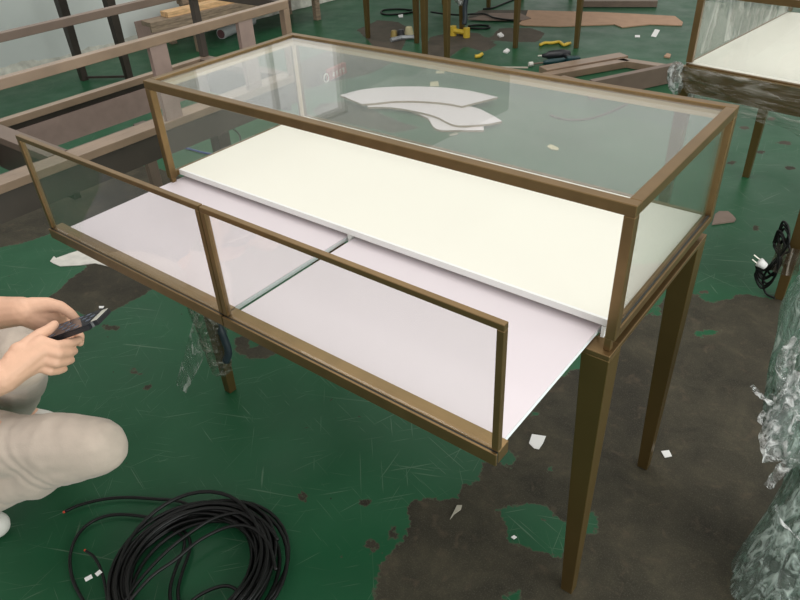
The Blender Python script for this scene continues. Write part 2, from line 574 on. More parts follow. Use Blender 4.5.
# left wall runs from (-4.06,1.29) to (-3.73,4.5)
w0, w1 = Vector((-4.055, 1.294, 0)), Vector((-3.727, 4.499, 0))
wd = (w1 - w0).normalized()
wnm = Vector((-wd.y, wd.x, 0))          # outward, away from the room
WALLM = mat('pale_grey_wall_paint', (0.63, 0.67, 0.645), rough=0.8, var=0.07, scale=1.6, aniso=(1, 1, 0.5))
def wall_pt(s, off=0.0, z=0.0):
    p = w0 + wd * s + wnm * off
    return Vector((p.x, p.y, z))
def wall_box(bm, s0, s1, z0, z1, o0, o1):
    vs = []
    for s in (s0, s1):
        for o_ in (o0, o1):
            for z in (z0, z1):
                vs.append(bm.verts.new(wall_pt(s, o_, z)))
    for q in [(0, 1, 3, 2), (4, 6, 7, 5), (0, 4, 5, 1), (2, 3, 7, 6), (0, 2, 6, 4), (1, 5, 7, 3)]:
        bm.faces.new([vs[i] for i in q])
    bmesh.ops.recalc_face_normals(bm, faces=bm.faces)
wins = [(-0.6, 1.2), (1.6, 3.4)]
bm = B()
wall_box(bm, -4, 6.5, 0, 1.95, 0, 0.2)
wall_box(bm, -4, 6.5, 3.15, 4.0, 0, 0.2)
edges_ = [-4] + [v for w in wins for v in w] + [6.5]
for i in range(0, len(edges_), 2):
    wall_box(bm, edges_[i], edges_[i + 1], 1.95, 3.15, 0, 0.2)
struct('wall_left', bm, WALLM)
# peeled plaster foot of the wall
bm = B()
random.seed(4)
top, bot = [], []
n = 260
for i in range(n + 1):
    s = -4 + 10.5 * i / n
    h = 0.055 + 0.03 * mnoise.noise(Vector((s * 3, 0, 0))) + 0.018 * mnoise.noise(Vector((s * 17, 3, 0)))
    o_ = -0.025 - 0.02 * (mnoise.noise(Vector((s * 9, 7, 0))) + 0.4)
    top.append(bm.verts.new(wall_pt(s, -0.001, h + 0.04)))
    bot.append(bm.verts.new(wall_pt(s, min(o_, -0.006), 0.004)))
for i in range(n):
    bm.faces.new((top[i], top[i + 1], bot[i + 1], bot[i]))
struct('baseboard_left', bm, mat('peeling_white_plaster', (0.50, 0.50, 0.44), rough=0.9, var=0.3, scale=14))
SKYM, nt_, b_ = new_mat('bright_daylight_pane')
nt_.nodes.clear()
em = nt_.nodes.new('ShaderNodeEmission')
em.inputs['Color'].default_value = (1.0, 0.99, 0.96, 1)
em.inputs['Strength'].default_value = 1.05
oo = nt_.nodes.new('ShaderNodeOutputMaterial')
nt_.links.new(em.outputs[0], oo.inputs[0])
for k, (a, b2) in enumerate(wins):
    bm = B()
    wall_box(bm, a, b2, 1.95, 3.15, 0.12, 0.13)
    w_ = struct('window_%d' % (k + 1), bm, SKYM)
    bm = B()
    t_ = 0.05
    wall_box(bm, a, b2, 1.95, 2.0, 0.05, 0.11)
    wall_box(bm, a, b2, 3.10, 3.15, 0.05, 0.11)
    for s in (a, (a + b2) / 2 - t_ / 2, b2 - t_):
        wall_box(bm, s, s + t_, 2.0, 3.10, 0.05, 0.11)
    obj('window_frame', bm, WHITE, w_)

# ------------------------------------------------------------------ the main display counter
W, D, TOP, BASE = 1.2, 0.4985, 0.9808, 0.732
t = thing('display_counter', 'bronze framed glass jewellery counter with both white drawers pulled out, in the middle', 'display counter')
F = 0.020
bv = 0.0012
bm = B()   # upper metal frame
zt0, zt1 = TOP - F, TOP
box(bm, 0, W, 0, F, zt0, zt1, bv)
box(bm, 0, W, D - F, D, zt0, zt1, bv)
box(bm, 0, F, F, D - F, zt0, zt1, bv)
box(bm, W - F, W, F, D - F, zt0, zt1, bv)
obj('top_frame', bm, BRONZE, t)
for x in (0, W - F):
    for y in (0, D - F):
        bm = B()
        pw = F * 0.9
        x0 = x if x == 0 else W - pw
        y0 = y if y == 0 else D - pw
        box(bm, x0, x0 + pw, y0, y0 + pw, BASE, zt0, bv)
        obj('corner_post', bm, BRONZE, t)
bm = B()   # lower rails of the glass case (sides and back)
box(bm, W - 0.018, W, 0.018, D - 0.018, BASE, BASE + 0.018, bv)
box(bm, 0, 0.012, 0.018, D - 0.018, BASE, BASE + 0.014, bv)
box(bm, 0.018, W - 0.018, D - 0.014, D, BASE, BASE + 0.016, bv)
obj('bottom_rail', bm, BRONZE, t)
bm = B()   # inner faces of back and left frame members, light painted in as pale strips
box(bm, 0.0185, W - 0.0185, D - 0.0215, D - 0.0185, 0.955, 0.9705)
box(bm, 0.0185, 0.0215, 0.0205, D - 0.022, 0.955, 0.9705)
box(bm, 0.0185, 0.028, D - 0.028, D - 0.022, 0.75, 0.955)
obj('lit_inner_faces', bm, mat('lit_face_brass', (0.50, 0.40, 0.26), rough=0.5, metal=0.1), t)
bm = B()
box(bm, W - 0.0065, W - 0.0035, 0.02, D - 0.02, BASE + 0.018, BASE + 0.0205)
obj('rail_seal', bm, DARKGAP, t)
gt = 0.005
bm = B()
box(bm, F, W - F, F, D - F, TOP - 0.009, TOP - 0.004)
obj('top_glass', bm, GLASS_TOP, t)
bm = B()
box(bm, 0.018, W - 0.018, D - 0.012, D - 0.007, BASE + 0.016, zt0)
obj('back_glass', bm, GLASS, t)
for x in (0.007, W - 0.012):
    bm = B()
    box(bm, x, x + gt, 0.018, D - 0.018, BASE + 0.018, zt0)
    obj('side_glass', bm, GLASS, t)
bm = B()   # cream deck with white front edge
box(bm, 0.012, W - 0.018, 0.036, D - 0.0125, 0.733, 0.7470)
obj('deck', bm, CREAM, t)
bm = B()
box(bm, 0.012, W - 0.020, 0.030, 0.036, 0.7335, 0.7470)
obj('deck_edge', bm, WHITE, t)
bm = B()   # recess the drawers slide into
box(bm, 0.03, W - 0.034, 0.04, D - 0.03, 0.7085, 0.7105)
box(bm, W - 0.036, W - 0.030, 0.030, D - 0.03, 0.7085, 0.7315)
box(bm, 0.020, 0.026, 0.045, D - 0.03, 0.7085, 0.7315)
box(bm, 0.583, 0.592, 0.034, D - 0.03, 0.7105, 0.7315)
obj('drawer_recess', bm, WHITE, t)
bm = B()   # bronze skirt set back below the case
box(bm, W - 0.028, W - 0.022, 0.04, D - 0.03, 0.708, 0.732)
box(bm, 0.012, 0.018, 0.045, D - 0.03, 0.708, 0.732)
box(bm, 0.012, W - 0.022, D - 0.03, D - 0.022, 0.708, 0.732)
obj('skirt', bm, BRONZE_D, t)
bm = B()   # table frame
z0, z1 = 0.697, 0.708
yb = 0.482
rw = 0.042
box(bm, 0, W, -0.012, -0.012 + rw, z0, z1, 0.001)
box(bm, 0, W, yb - rw, yb, z0, z1, 0.001)
box(bm, 0, rw, -0.012 + rw, yb - rw, z0, z1, 0.001)
box(bm, W - rw, W, -0.012 + rw, yb - rw, z0, z1, 0.001)
obj('table_frame', bm, BRONZE, t)
for cx, cy in ((0.012, 0.004), (W - 0.012, 0.004)):
    bm = B()
    box(bm, cx - 0.006, cx + 0.006, cy - 0.003, cy + 0.009, z1, BASE, 0.0008)
    obj('spacer_peg', bm, METAL if False else BRONZE, t)
LT, LB_ = 0.025, 0.0132   # leg half widths
for sx_, x in ((-1, 0.0), (1, W)):
    for sy_, y in ((-1, -0.012), (1, yb)):
        bm = B()
        li = 0.004
        top = (x - sx_ * LT, y - sy_ * LT, z0)
        bot = (x - sx_ * (LB_ + li), y - sy_ * (LB_ + (0.018 if sy_ < 0 else li)), 0.0)
        frustum(bm, bot, (LB_, LB_), top, (LT, LT), 0.001)
        leg = obj('leg', bm, BRONZE_D, t)

def front_drawer(x0, x1, px0, px1):
    dr = None
    yf = -0.328
    # tray board
    bm = B()
    box(bm, px0, px1, -0.2935, 0.452, 0.7200, 0.7222)
    dr = obj('drawer', bm, PINKW, t)
    bm = B()
    box(bm, px0 + 0.0004, px1 - 0.0004, -0.2935, 0.452, 0.7108, 0.7199)
    obj('board_edge', bm, EDGEW, dr)
    # base rail with seal groove
    bm = B()
    box(bm, x0, x1, yf, yf + 0.004, 0.7150, 0.7375, 0.0006)
    box(bm, x0, x1, yf + 0.0070, -0.2940, 0.7150, 0.7380, 0.0008)
    obj('front_rail', bm, BRONZE, dr)
    bm = B()
    box(bm, x0 + 0.001, x1 - 0.001, yf + 0.004, yf + 0.0070, 0.7155, 0.7368)
    obj('seal', bm, DARKGAP, dr)
    # glass frame
    zt, zb = 0.9554, 0.7390
    fw = 0.0105
    y0, y1 = yf + 0.0045, yf + 0.0150
    bm = B()
    box(bm, x0, x1, y0, y1, zt - 0.010, zt, 0.0008)
    box(bm, x0, x0 + fw, y0, y1, zb, zt - 0.010, 0.0008)
    box(bm, x1 - fw, x1, y0, y1, zb, zt - 0.010, 0.0008)
    obj('glass_frame', bm, BRONZE, dr)
    bm = B()
    box(bm, x0 + fw, x1 - fw, y0 + 0.003, y0 + 0.007, zb, zt - 0.010)
    obj('front_glass', bm, GLASS_F, dr)
    return dr
d1 = front_drawer(0.006, 0.5995, 0.010, 0.578)
d2 = front_drawer(0.6025, 1.1722, 0.597, 1.158)
d2.location = (0, -0.0006, -0.0002)

# ------------------------------------------------------------------ crumpled film surfaces
def film_tube(name, path, radii, m, parent=None, n=36, rough=0.25, seed=0, squash=(1, 1), open_=True, step=10, freq=9):
    pts = smooth_path(path, step)
    R = []
    k = len(radii)
    for i in range(len(pts)):
        u = i / (len(pts) - 1) * (k - 1)
        a = min(int(u), k - 2)
        R.append(radii[a] + (radii[a + 1] - radii[a]) * (u - a))
    bm = B()
    rings = []
    for i, p in enumerate(pts):
        tng = (pts[min(i + 1, len(pts) - 1)] - pts[max(i - 1, 0)]).normalized()
        s = tng.orthogonal().normalized() if abs(tng.z) < 0.5 else (Vector((1, 0, 0)) - tng * tng.x).normalized()
        u = tng.cross(s)
        ring = []
        for j in range(n):
            a = 2 * math.pi * j / n
            q = Vector((math.cos(a) * freq * 0.25, math.sin(a) * freq * 0.25, i / step * 0.8 + seed * 7.3))
            k_ = 1 + rough * (mnoise.noise(q) + 0.8 * mnoise.noise(q * 2.7))
            r = R[i] * k_
            ring.append(bm.verts.new(p + s * math.cos(a) * r * squash[0] + u * math.sin(a) * r * squash[1]))
        rings.append(ring)
    for a, b in zip(rings, rings[1:]):
        for j in range(n):
            bm.faces.new((a[j], a[(j + 1) % n], b[(j + 1) % n], b[j]))
    return obj(name, bm, m, parent, smooth=True)

def film_sheet(name, c00, c10, c01, c11, m, parent=None, nu=60, nv=14, amp=0.01, seed=0, fu=6, fv=2, hem=0.0):
    bm = B()
    rows = []
    c00, c10, c01, c11 = map(Vector, (c00, c10, c01, c11))
    nrm = (c10 - c00).cross(c01 - c00).normalized()
    for i in range(nu + 1):
        u = i / nu
        row = []
        for j in range(nv + 1):
            v = j / nv
            p = c00.lerp(c10, u).lerp(c01.lerp(c11, u), v)
            q = Vector((u * fu + v * 1.3, v * fv, seed * 5.7))
            a = mnoise.noise(q) + 0.6 * mnoise.noise(q * 2.3) + 0.35 * mnoise.noise(q * 5)
            p = p + nrm * (amp * (a + 0.8))
            if hem:
                p = p + (c01 - c00).normalized() * (hem * v * (mnoise.noise(Vector((u * fu * 1.5, 2, seed)))))
            row.append(bm.verts.new(p))
        rows.append(row)
    for a, b in zip(rows, rows[1:]):
        for j in range(nv):
            bm.faces.new((a[j], b[j], b[j + 1], a[j + 1]))
    return obj(name, bm, m, parent, smooth=True)

def ribbon(name, path, width, m, parent=None, seed=0, up=(0, 0, 1), curl=0.5):
    pts = smooth_path(path, 8)
    bm = B()
    prev = None
    n = 6
    for i, p in enumerate(pts):
        tng = (pts[min(i + 1, len(pts) - 1)] - pts[max(i - 1, 0)]).normalized()
        s = tng.cross(Vector(up)).normalized()
        u = s.cross(tng)
        wv = width if not isinstance(width, (list, tuple)) else width[0] + (width[1] - width[0]) * i / (len(pts) - 1)
        row = []
        for j in range(n + 1):
            v = j / n - 0.5
            z = curl * wv * mnoise.noise(Vector((v * 4, i * 0.25, seed * 3.1)))
            row.append(bm.verts.new(p + s * (v * wv * (1 + 0.3 * mnoise.noise(Vector((i * 0.3, seed, 0))))) + u * z))
        if prev:
            for j in range(n):
                bm.faces.new((prev[j], prev[j + 1], row[j + 1], row[j]))
        prev = row
    return obj(name, bm, m, parent, smooth=True)

# film round the counter's front left leg
fw_ = film_tube('leg_film_wrap', [(0.016, 0.008, 0.46), (0.012, 0.006, 0.38), (0.018, 0.008, 0.30), (0.012, 0.006, 0.22), (0.016, 0.008, 0.15), (0.014, 0.008, 0.085)],
                [0.050, 0.043, 0.047, 0.038, 0.036, 0.026], film_mat('leg_film', tint=(0.86, 0.87, 0.83), opac=0.16, col=(0.50, 0.49, 0.42), scale=26, stretch=(1, 1, 1.5)), None, rough=0.22, seed=2)
tag(fw_, 'clear crumpled film wound round the front left leg of the open counter', 'plastic wrap')
fs_ = film_sheet('loose_film_flap', (-0.03, 0.0, 0.30), (-0.02, 0.0, 0.16), (-0.13, -0.08, 0.02), (-0.07, -0.09, 0.012), film_mat('flap_film', tint=(0.9, 0.93, 0.9), opac=0.2, col=(0.6, 0.66, 0.6), scale=40), None, amp=0.010, seed=14, nu=14, nv=24)
tag(fs_, 'loose flap of clear film hanging to the floor beside the wrapped front left leg', 'plastic wrap')
# small dark blue plug taped in that film
bm = B()
tube(bm, smooth_path([(0.06, 0.03, 0.46), (0.056, 0.012, 0.36), (0.060, 0.01, 0.26), (0.070, 0.01, 0.19), (0.06, 0.0, 0.15)], 6), [0.006] * 12 + [0.012] * 13, 8)
tag(obj('blue_lead', bm, BLUEG, smooth=True), 'dark blue cord end taped along the film wrapped leg', 'cable')

# ------------------------------------------------------------------ general counter on four legs
def quad_counter(name, label, legs, group=None, base=0.73, topz=0.98, film=False):
    """legs: four floor points in order round the counter"""
    t = thing(name, label, 'display counter', (*legs[0][:2], 0), 0, group)
    o = Vector((*legs[0][:2], 0))
    P = [Vector((p[0], p[1], 0)) - o for p in legs]
    cen = sum(P, Vector()) / 4
    n = 4
    for p in P:
        bm = B()
        d = (cen - p).normalized()
        q = p + d * 0.012
        frustum(bm, (p.x + d.x * 0.0, p.y + d.y * 0.0, 0), (0.0145, 0.0145), (q.x, q.y, base - 0.03), (0.024, 0.024), 0.001)
        obj('leg', bm, BRONZE_D, t)
    def ring(zc, w, h, m, nm):
        bm = B()
        for i in range(n):
            a, b = P[i].copy(), P[(i + 1) % n].copy()
            a.z = b.z = zc
            beam(bm, a, b, w, h)
        return obj(nm, bm, m, t)
    ring(base - 0.015, 0.05, 0.03, BRONZE, 'table_frame')
    ring(topz - 0.01, 0.022, 0.02, BRONZE, 'top_frame')
    ring(base + 0.005, 0.022, 0.018, BRONZE, 'bottom_rail')
    bm = B()
    prism(bm, [p[:2] for p in P], base + 0.004, base + 0.0155)
    obj('deck', bm, CREAM, t)
    bm = B()
    prism(bm, [p[:2] for p in P], topz - 0.009, topz - 0.004)
    obj('top_glass', bm, GLASS, t)
    for i in range(n):
        bm = B()
        p = P[i]
        box(bm, p.x - 0.01, p.x + 0.01, p.y - 0.01, p.y + 0.01, base + 0.02, topz - 0.02)
        obj('corner_post', bm, BRONZE, t)
        a, b = P[i], P[(i + 1) % n]
        bm = B()
        d = (b - a).normalized() * 0.012
        beam(bm, a + d + Vector((0, 0, (base + topz) / 2)), b - d + Vector((0, 0, (base + topz) / 2)), 0.005, topz - base - 0.045)
        obj('side_glass', bm, GLASS, t)
    return t

quad_counter('display_counter', 'far bronze counter of which two thin legs show left of the thick pair', [(-2.405, 3.60), (-1.945, 3.66), (-2.10, 5.0), (-2.56, 4.93)])
quad_counter('display_counter', 'narrow fronted bronze counter whose two thick front legs stand close together', [(-1.514, 3.18), (-1.346, 3.215), (-1.761, 4.035), (-1.95, 4.34)])
quad_counter('display_counter', 'far bronze counter whose two front legs stand by the cardboard sheet', [(-1.183, 3.90), (-0.78, 4.11), (-1.58, 5.65), (-1.99, 5.44)])
ct = quad_counter('display_counter', 'film wrapped bronze counter with bare cream deck at upper right', [(0.79, 1.565), (1.275, 1.485), (1.40, 2.43), (0.895, 2.455)], base=0.722, topz=0.972)

# film on the wrapped counter: over the apron, round the corner, over the left glass
ax, ay, bx, by = 0.775, 1.535, 1.30, 1.448
bm = B()   # wooden apron of the wrapped counter
beam(bm, (ax + 0.01, ay + 0.012, 0.69), (bx + 0.01, by + 0.012, 0.69), 0.018, 0.085)
ap = obj('apron', bm, BRONZE_D, ct)
ap.location = -Vector(ct.location)
f1 = film_sheet('wrap_film', (bx, by - 0.016, 0.742), (ax - 0.01, ay - 0.014, 0.742), (bx, by - 0.012, 0.585), (ax - 0.012, ay - 0.004, 0.655), FILM_B, ct, amp=0.014, seed=1, fu=3, fv=4, hem=0.12)
f1.location = -Vector(ct.location)
f2 = film_sheet('wrap_film', (ax + 0.012, ay + 0.05, 0.752), (0.905, 2.42, 0.752), (ax + 0.012, ay + 0.05, 0.955), (0.905, 2.42, 0.955), film_mat('film_over_glass', tint=(0.85, 0.87, 0.86), opac=0.8, col=(0.50, 0.51, 0.48), scale=10), ct, amp=0.004, seed=3)
f2.location = -Vector(ct.location)
f3 = film_tube('film_bunch', [(ax - 0.01, ay - 0.01, 0.745), (ax - 0.018, ay - 0.012, 0.71), (ax - 0.005, ay - 0.01, 0.67), (ax + 0.0, ay + 0.0, 0.64)], [0.016, 0.02, 0.022, 0.012], FILM_W, ct, rough=0.5, seed=6, n=20)
f3.location = -Vector(ct.location)
f4 = film_sheet('wrap_film', (ax + 0.035, ay - 0.0, 0.66), (ax + 0.16, ay - 0.02, 0.61), (ax + 0.03, ay + 0.01, 0.60), (ax + 0.09, ay + 0.0, 0.585), FILM_W, ct, amp=0.01, seed=8, nu=16)
f4.location = -Vector(ct.location)

# its mains cable, bundled and taped to the near leg
def leg_axis(z):
    return Vector((1.275, 1.485, 0)) + Vector((0, 0.0, z))
lx, ly = 1.275, 1.485
t2 = thing('mains_cable', 'black mains cable bundled on the near leg of the wrapped counter', 'cable', (lx, ly, 0))
bm = B()
random.seed(3)
for k in range(6):
    o1, o2 = random.uniform(-0.012, 0.012), random.uniform(-0.01, 0.01)
    zt_, zb_ = 0.30 - 0.012 * k, 0.03 + 0.012 * k
    wl_ = 0.03 + 0.006 * (k % 3)
    c = [(-0.045 - wl_ * 0.35 + o1, -0.015, zt_ - 0.05), (-0.05 + o1, -0.02, zt_), (-0.022 + o1, -0.035 + o2, zt_ - 0.03), (-0.033 + o1 * 0.4, -0.034 + o2, 0.185),
         (-0.05 + o1, -0.03, 0.12), (-0.075 - wl_ * 0.4 + o1, -0.02, zb_ + 0.05), (-0.055 + o1, -0.02, zb_), (-0.03 + o1 * 0.4, -0.03 + o2, zb_ + 0.05), (-0.034 + o1 * 0.4, -0.036 + o2, 0.18),
         (-0.045 - wl_ * 0.35 + o1, -0.015, zt_ - 0.05)]
    tube(bm, smooth_path(c, 6), 0.0042, 6)
tube(bm, smooth_path([(-0.05, -0.03, 0.15), (-0.065, -0.02, 0.07), (-0.045, -0.01, 0.01), (-0.01, -0.02, 0.006)], 6), 0.004, 6)
obj('cable', bm, BLACKC, t2, smooth=True)
bm = B()
tube(bm, [(-0.065, -0.05, 0.135), (-0.088, -0.055, 0.148)], [0.012, 0.017], 10)
pl = obj('plug', bm, PAPER_W, t2, smooth=True)
bm = B()
for s_ in (-1, 1):
    tube(bm, [(-0.088, -0.055 + 0.006 * s_, 0.148 + 0.006 * s_), (-0.110, -0.058 + 0.006 * s_, 0.162 + 0.006 * s_)], 0.0025, 6)
obj('prong', bm, METAL, pl)
ft_ = film_tube('tape_wrap', [(lx - 0.012, ly - 0.018, 0.225), (lx - 0.012, ly - 0.018, 0.19), (lx - 0.012, ly - 0.018, 0.155), (lx - 0.012, ly - 0.018, 0.12)], [0.039, 0.041, 0.040, 0.041],
                film_mat('brown_tape', tint=(0.72, 0.66, 0.58), opac=0.22, col=(0.42, 0.37, 0.31), scale=20), None, rough=0.12, seed=4, squash=(1.05, 0.75))
tag(ft_, 'clear tape wound round the near leg and black cable of the wrapped counter', 'tape')

# ------------------------------------------------------------------ unfinished brown showcase frame, left
t = thing('showcase_frame', 'unfinished brown showcase frame without glass beyond the left side of the counter', 'showcase frame', (-0.59, 0.0, 0))
ox = 0.59
def X(x):
    return x + ox
xn, xf, y0, y1 = -0.335, -0.85, -0.37, 0.812
bm = B()
box(bm, X(xn - 0.026), X(xn), y0, y1, 0.955, 0.981, 0.0015)
obj('top_rail', bm, BROWNP_L, t)
bm = B()
box(bm, X(xf), X(xf + 0.026), y0, y1, 0.955, 0.981, 0.0015)
obj('top_rail', bm, BROWNP, t)
bm = B()
box(bm, X(xf + 0.026), X(xn - 0.026), y1 - 0.026, y1, 0.955, 0.981, 0.0015)
obj('end_rail', bm, BROWNP_D, t)
bm = B()
box(bm, X(xf + 0.026), X(xn - 0.026), y0, y0 + 0.026, 0.955, 0.981, 0.0015)
obj('end_rail', bm, BROWNP_D, t)
for x in (xn - 0.026, xf):
    for y in (y0, y1 - 0.026):
        bm = B()
        box(bm, X(x), X(x + 0.026), y, y + 0.026, 0.735, 0.955, 0.0015)
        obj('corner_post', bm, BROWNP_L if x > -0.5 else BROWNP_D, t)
bm = B()   # base ring
box(bm, X(xn - 0.070), X(xn - 0.040), y0, y1, 0.712, 0.733, 0.001)
box(bm, X(xn - 0.036), X(xn), y0, y1, 0.712, 0.735, 0.001)
box(bm, X(xf), X(xf + 0.030), y0, y1, 0.712, 0.735, 0.001)
obj('base_frame', bm, BROWNP_L, t)
bm = B()
box(bm, X(xf + 0.030), X(xn - 0.072), y1 - 0.05, y1, 0.712, 0.735, 0.001)
box(bm, X(xf + 0.030), X(xn - 0.072), y0, y0 + 0.04, 0.712, 0.735, 0.001)
box(bm, X(xf + 0.030), X(xn - 0.072), -0.10, -0.04, 0.712, 0.735, 0.001)
box(bm, X(xn - 0.150), X(xn - 0.072), y0 + 0.04, y1 - 0.05, 0.690, 0.705, 0.001)
obj('cross_board', bm, BROWNP, t)
bm = B()
box(bm, X(xf + 0.006), X(xf + 0.026), y0 + 0.02, y1 - 0.02, 0.602, 0.692)
obj('inner_panel', bm, PINKB, t)
bm = B()
box(bm, X(xf + 0.004), X(xf + 0.02), y0 + 0.02, y1 - 0.02, 0.692, 0.712)
obj('recessed_strip', bm, STEEL_D, t)
bm = B()
box(bm, X(xn - 0.045), X(xn - 0.012), y0, y1, 0.632, 0.712)
box(bm, X(xf + 0.03), X(xn - 0.045), -0.078, -0.058, 0.60, 0.712)
box(bm, X(xf + 0.03), X(xn - 0.045), y1 - 0.03, y1 - 0.01, 0.60, 0.712)
obj('apron', bm, mat('dark_brown_primer', (0.062, 0.05, 0.04), rough=0.5, var=0.15, scale=8), t)
for yy in (0.255, 0.590):     # flat boards standing in the near side
    bm = B()
    box(bm, X(xn - 0.022), X(xn - 0.006), yy, yy + 0.058, 0.735, 0.955)
    obj('upright_board', bm, PINKB, t)
for x, y in ((xn - 0.03, 0.45), (xf + 0.016, 0.45), (xf + 0.016, y0 + 0.03)):
    if True:
        bm = B()
        frustum(bm, (X(x), y, 0), (0.014, 0.014), (X(x), y, 0.632 if x > -0.5 else 0.575), (0.024, 0.024) if x > -0.5 else (0.012, 0.024), 0.001)
        obj('leg', bm, STEEL_D if x > -0.5 else BROWNP, t)

# dark steel table standing along the wall, two legs in view
t = thing('steel_table', 'dark steel table with a thin foot bar standing near the grey wall', 'table', (-3.53, 1.67, 0))
dv = Vector((0.29, 0.19, 0))
lv = Vector((0.25, -1.5, 0))
for a in (Vector(), dv, lv, dv + lv):
    bm = B()
    frustum(bm, (a.x, a.y, 0), (0.022, 0.022), (a.x, a.y, 0.9), (0.036, 0.036))
    obj('leg', bm, STEEL_D, t)
bm = B()
beam(bm, (0, 0, 0.02), (dv.x, dv.y, 0.02), 0.015, 0.015)
obj('foot_bar', bm, STEEL_D, t)
bm = B()
prism(bm, [p[:2] for p in (Vector((-.05, .05, 0)), dv + Vector((.05, .05, 0)), dv + lv + Vector((.05, -.05, 0)), lv + Vector((-.05, -.05, 0)))], 0.9, 0.93)
obj('table_top', bm, STEEL_D, t)
bm = B()
tube(bm, smooth_path([(-0.95, -1.0, 1.0), (-0.9, -0.95, 0.75), (-0.88, -0.93, 0.55)], 5), 0.01, 6)
ho = obj('hanging_cable', bm, BLACKC, smooth=True)
ho.location = (-2.15 - 0.55, 2.8, 0.05)
tag(ho, 'short black cable hanging by the grey wall', 'cable')

# bench with lumber at the wall
bz = 0.30
bA = at(150, 23, bz)
dy = Vector((wd.x, wd.y, 0))
t = thing('work_bench', 'low brown bench along the wall carrying lengths of timber', 'bench', (bA.x, bA.y, 0), math.atan2(-dy.x, dy.y))
bm = B()
box(bm, -0.14, 0, 0, 1.75, bz - 0.035, bz, 0.002)
box(bm, -0.5, -0.142, 0.55, 1.75, bz - 0.035, bz, 0.002)
box(bm, -0.02, -0.001, 0.0, 1.75, bz - 0.075, bz - 0.036)
obj('bench_top', bm, WOOD_D, t)
bm = B()
box(bm, -0.34, -0.33, 0.04, 1.6, 0.09, bz - 0.04)
obj('back_panel', bm, PINKB, t)
for x in (-0.46, -0.04):
    for y in (0.4, 1.66):
        bm = B()
        box(bm, x - 0.025, x + 0.025, y - 0.025, y + 0.025, 0, bz - 0.036)
        obj('leg', bm, WOOD_D, t)
def on_bench(name, label, cat, bmf, m, zoff=0, group=None):
    bm = B()
    bmf(bm)
    o = obj(name, bm, m)
    o.location = (bA.x, bA.y, bz + 0.0005 + zoff)
    o.rotation_euler = (0, 0, math.atan2(-dy.x, dy.y))
    tag(o, label, cat, group)
    return o
on_bench('timber_length', 'longest pale timber along the front edge of the bench', 'timber', lambda b: box(b, -0.13, -0.02, 0.17, 1.45, 0, 0.04, 0.002), WOOD, 0, 'timber on the bench')
on_bench('timber_length', 'pale wide board lying behind the front timber on the bench', 'timber', lambda b: box(b, -0.33, -0.14, 0.62, 1.55, 0, 0.05, 0.002), WOOD, 0, 'timber on the bench')
on_bench('timber_length', 'topmost pale board across the stack on the bench', 'timber', lambda b: box(b, -0.30, -0.10, 0.70, 1.42, 0, 0.035, 0.002), WOOD, 0.051, 'timber on the bench')
on_bench('timber_length', 'thin pointed pale stick sticking out left of the stack', 'timber', lambda b: box(b, -0.42, -0.36, 0.36, 1.1, 0, 0.035, 0.002), WOOD, 0.045, 'timber on the bench')
on_bench('timber_length', 'short dark offcut under the pointed stick', 'timber', lambda b: box(b, -0.44, -0.345, 0.50, 0.9, 0, 0.044, 0.002), WOOD_D, 0, 'timber on the bench')
# white plastic roll beneath the bench
bm = B()
ra, rb = at(221, 34, 0.04), at(252, 20, 0.04)
tube(bm, [ra, rb], 0.045, 16)
ro = obj('plastic_roll', bm, mat('white_roll', (0.45, 0.47, 0.47), rough=0.5), smooth=False)
tag(ro, 'white roll lying on the floor under the timber bench', 'roll')
bm = B()
dd = (ra - rb).normalized()
tube(bm, [ra, ra + dd * 0.004], 0.036, 16)
obj('roll_core', bm, mat('maroon_core', (0.12, 0.05, 0.055), rough=0.6), ro)
# red cloth at the end of the bench
def cloth(bm):
    rnd = random.Random(5)
    g = {}
    for i in range(15):
        for j in range(9):
            g[i, j] = bm.verts.new((-0.35 + 0.045 * j * 0.8, 1.56 + i * 0.012, 0.018 + 0.02 * mnoise.noise(Vector((i * .5, j * .6, 0)))))
    for i in range(14):
        for j in range(8):
            bm.faces.new((g[i, j], g[i + 1, j], g[i + 1, j + 1], g[i, j + 1]))
on_bench('red_cloth', 'dark red cloth at the far end of the timber bench', 'cloth', cloth, RED, 0.0)

# ------------------------------------------------------------------ boards, frame, cardboard and litter on the floor
def flat(name, label, cat, px, m, z0=0.001, th=0.004, group=None):
    bm = B()
    prism(bm, [tuple(at(x, y, z0 + th)[:2]) for x, y in px], z0, z0 + th)
    o = obj(name, bm, m)
    return tag(o, label, cat, group)
MDF = mat('white_faced_board', (0.78, 0.71, 0.735), rough=0.5)
MDFE = mat('mdf_edge', (0.30, 0.22, 0.15), rough=0.7)
def fan(label, up, lo, z, th=0.012):
    # up: points along the outer edge left-right, lo: inner edge right-left
    o3 = [Vector((*at(x, y, z + th)[:2], 0)) for x, y in up]
    i3 = [Vector((*at(x, y, z + th)[:2], 0)) for x, y in lo]
    o3 = smooth_path(o3, 6)
    i3 = smooth_path(i3, 6)
    poly = [p[:2] for p in o3 + i3]
    bm = B()
    prism(bm, poly, z, z + th)
    for f in bm.faces:
        f.material_index = 0 if f.normal.z > 0.5 else 1
    bm.normal_update()
    for f in bm.faces:
        f.material_index = 0 if f.normal.z > 0.5 else 1
    o = obj('curved_board', bm, [MDF, MDFE])
    tag(o, label, 'board', 'curved white boards behind the counter')
fan('lowest small curved white board, nearest the counter glass', [(412, 111), (430, 114), (455, 119), (483, 125)], [(484, 130), (460, 130), (437, 129), (428, 118)], 0.001)
fan('middle curved white board poking out below the uppermost one', [(366, 103), (400, 101), (440, 103), (473, 107), (490, 114), (502, 121)], [(488, 124), (456, 125), (435, 116), (410, 110), (388, 107), (368, 107)], 0.014)
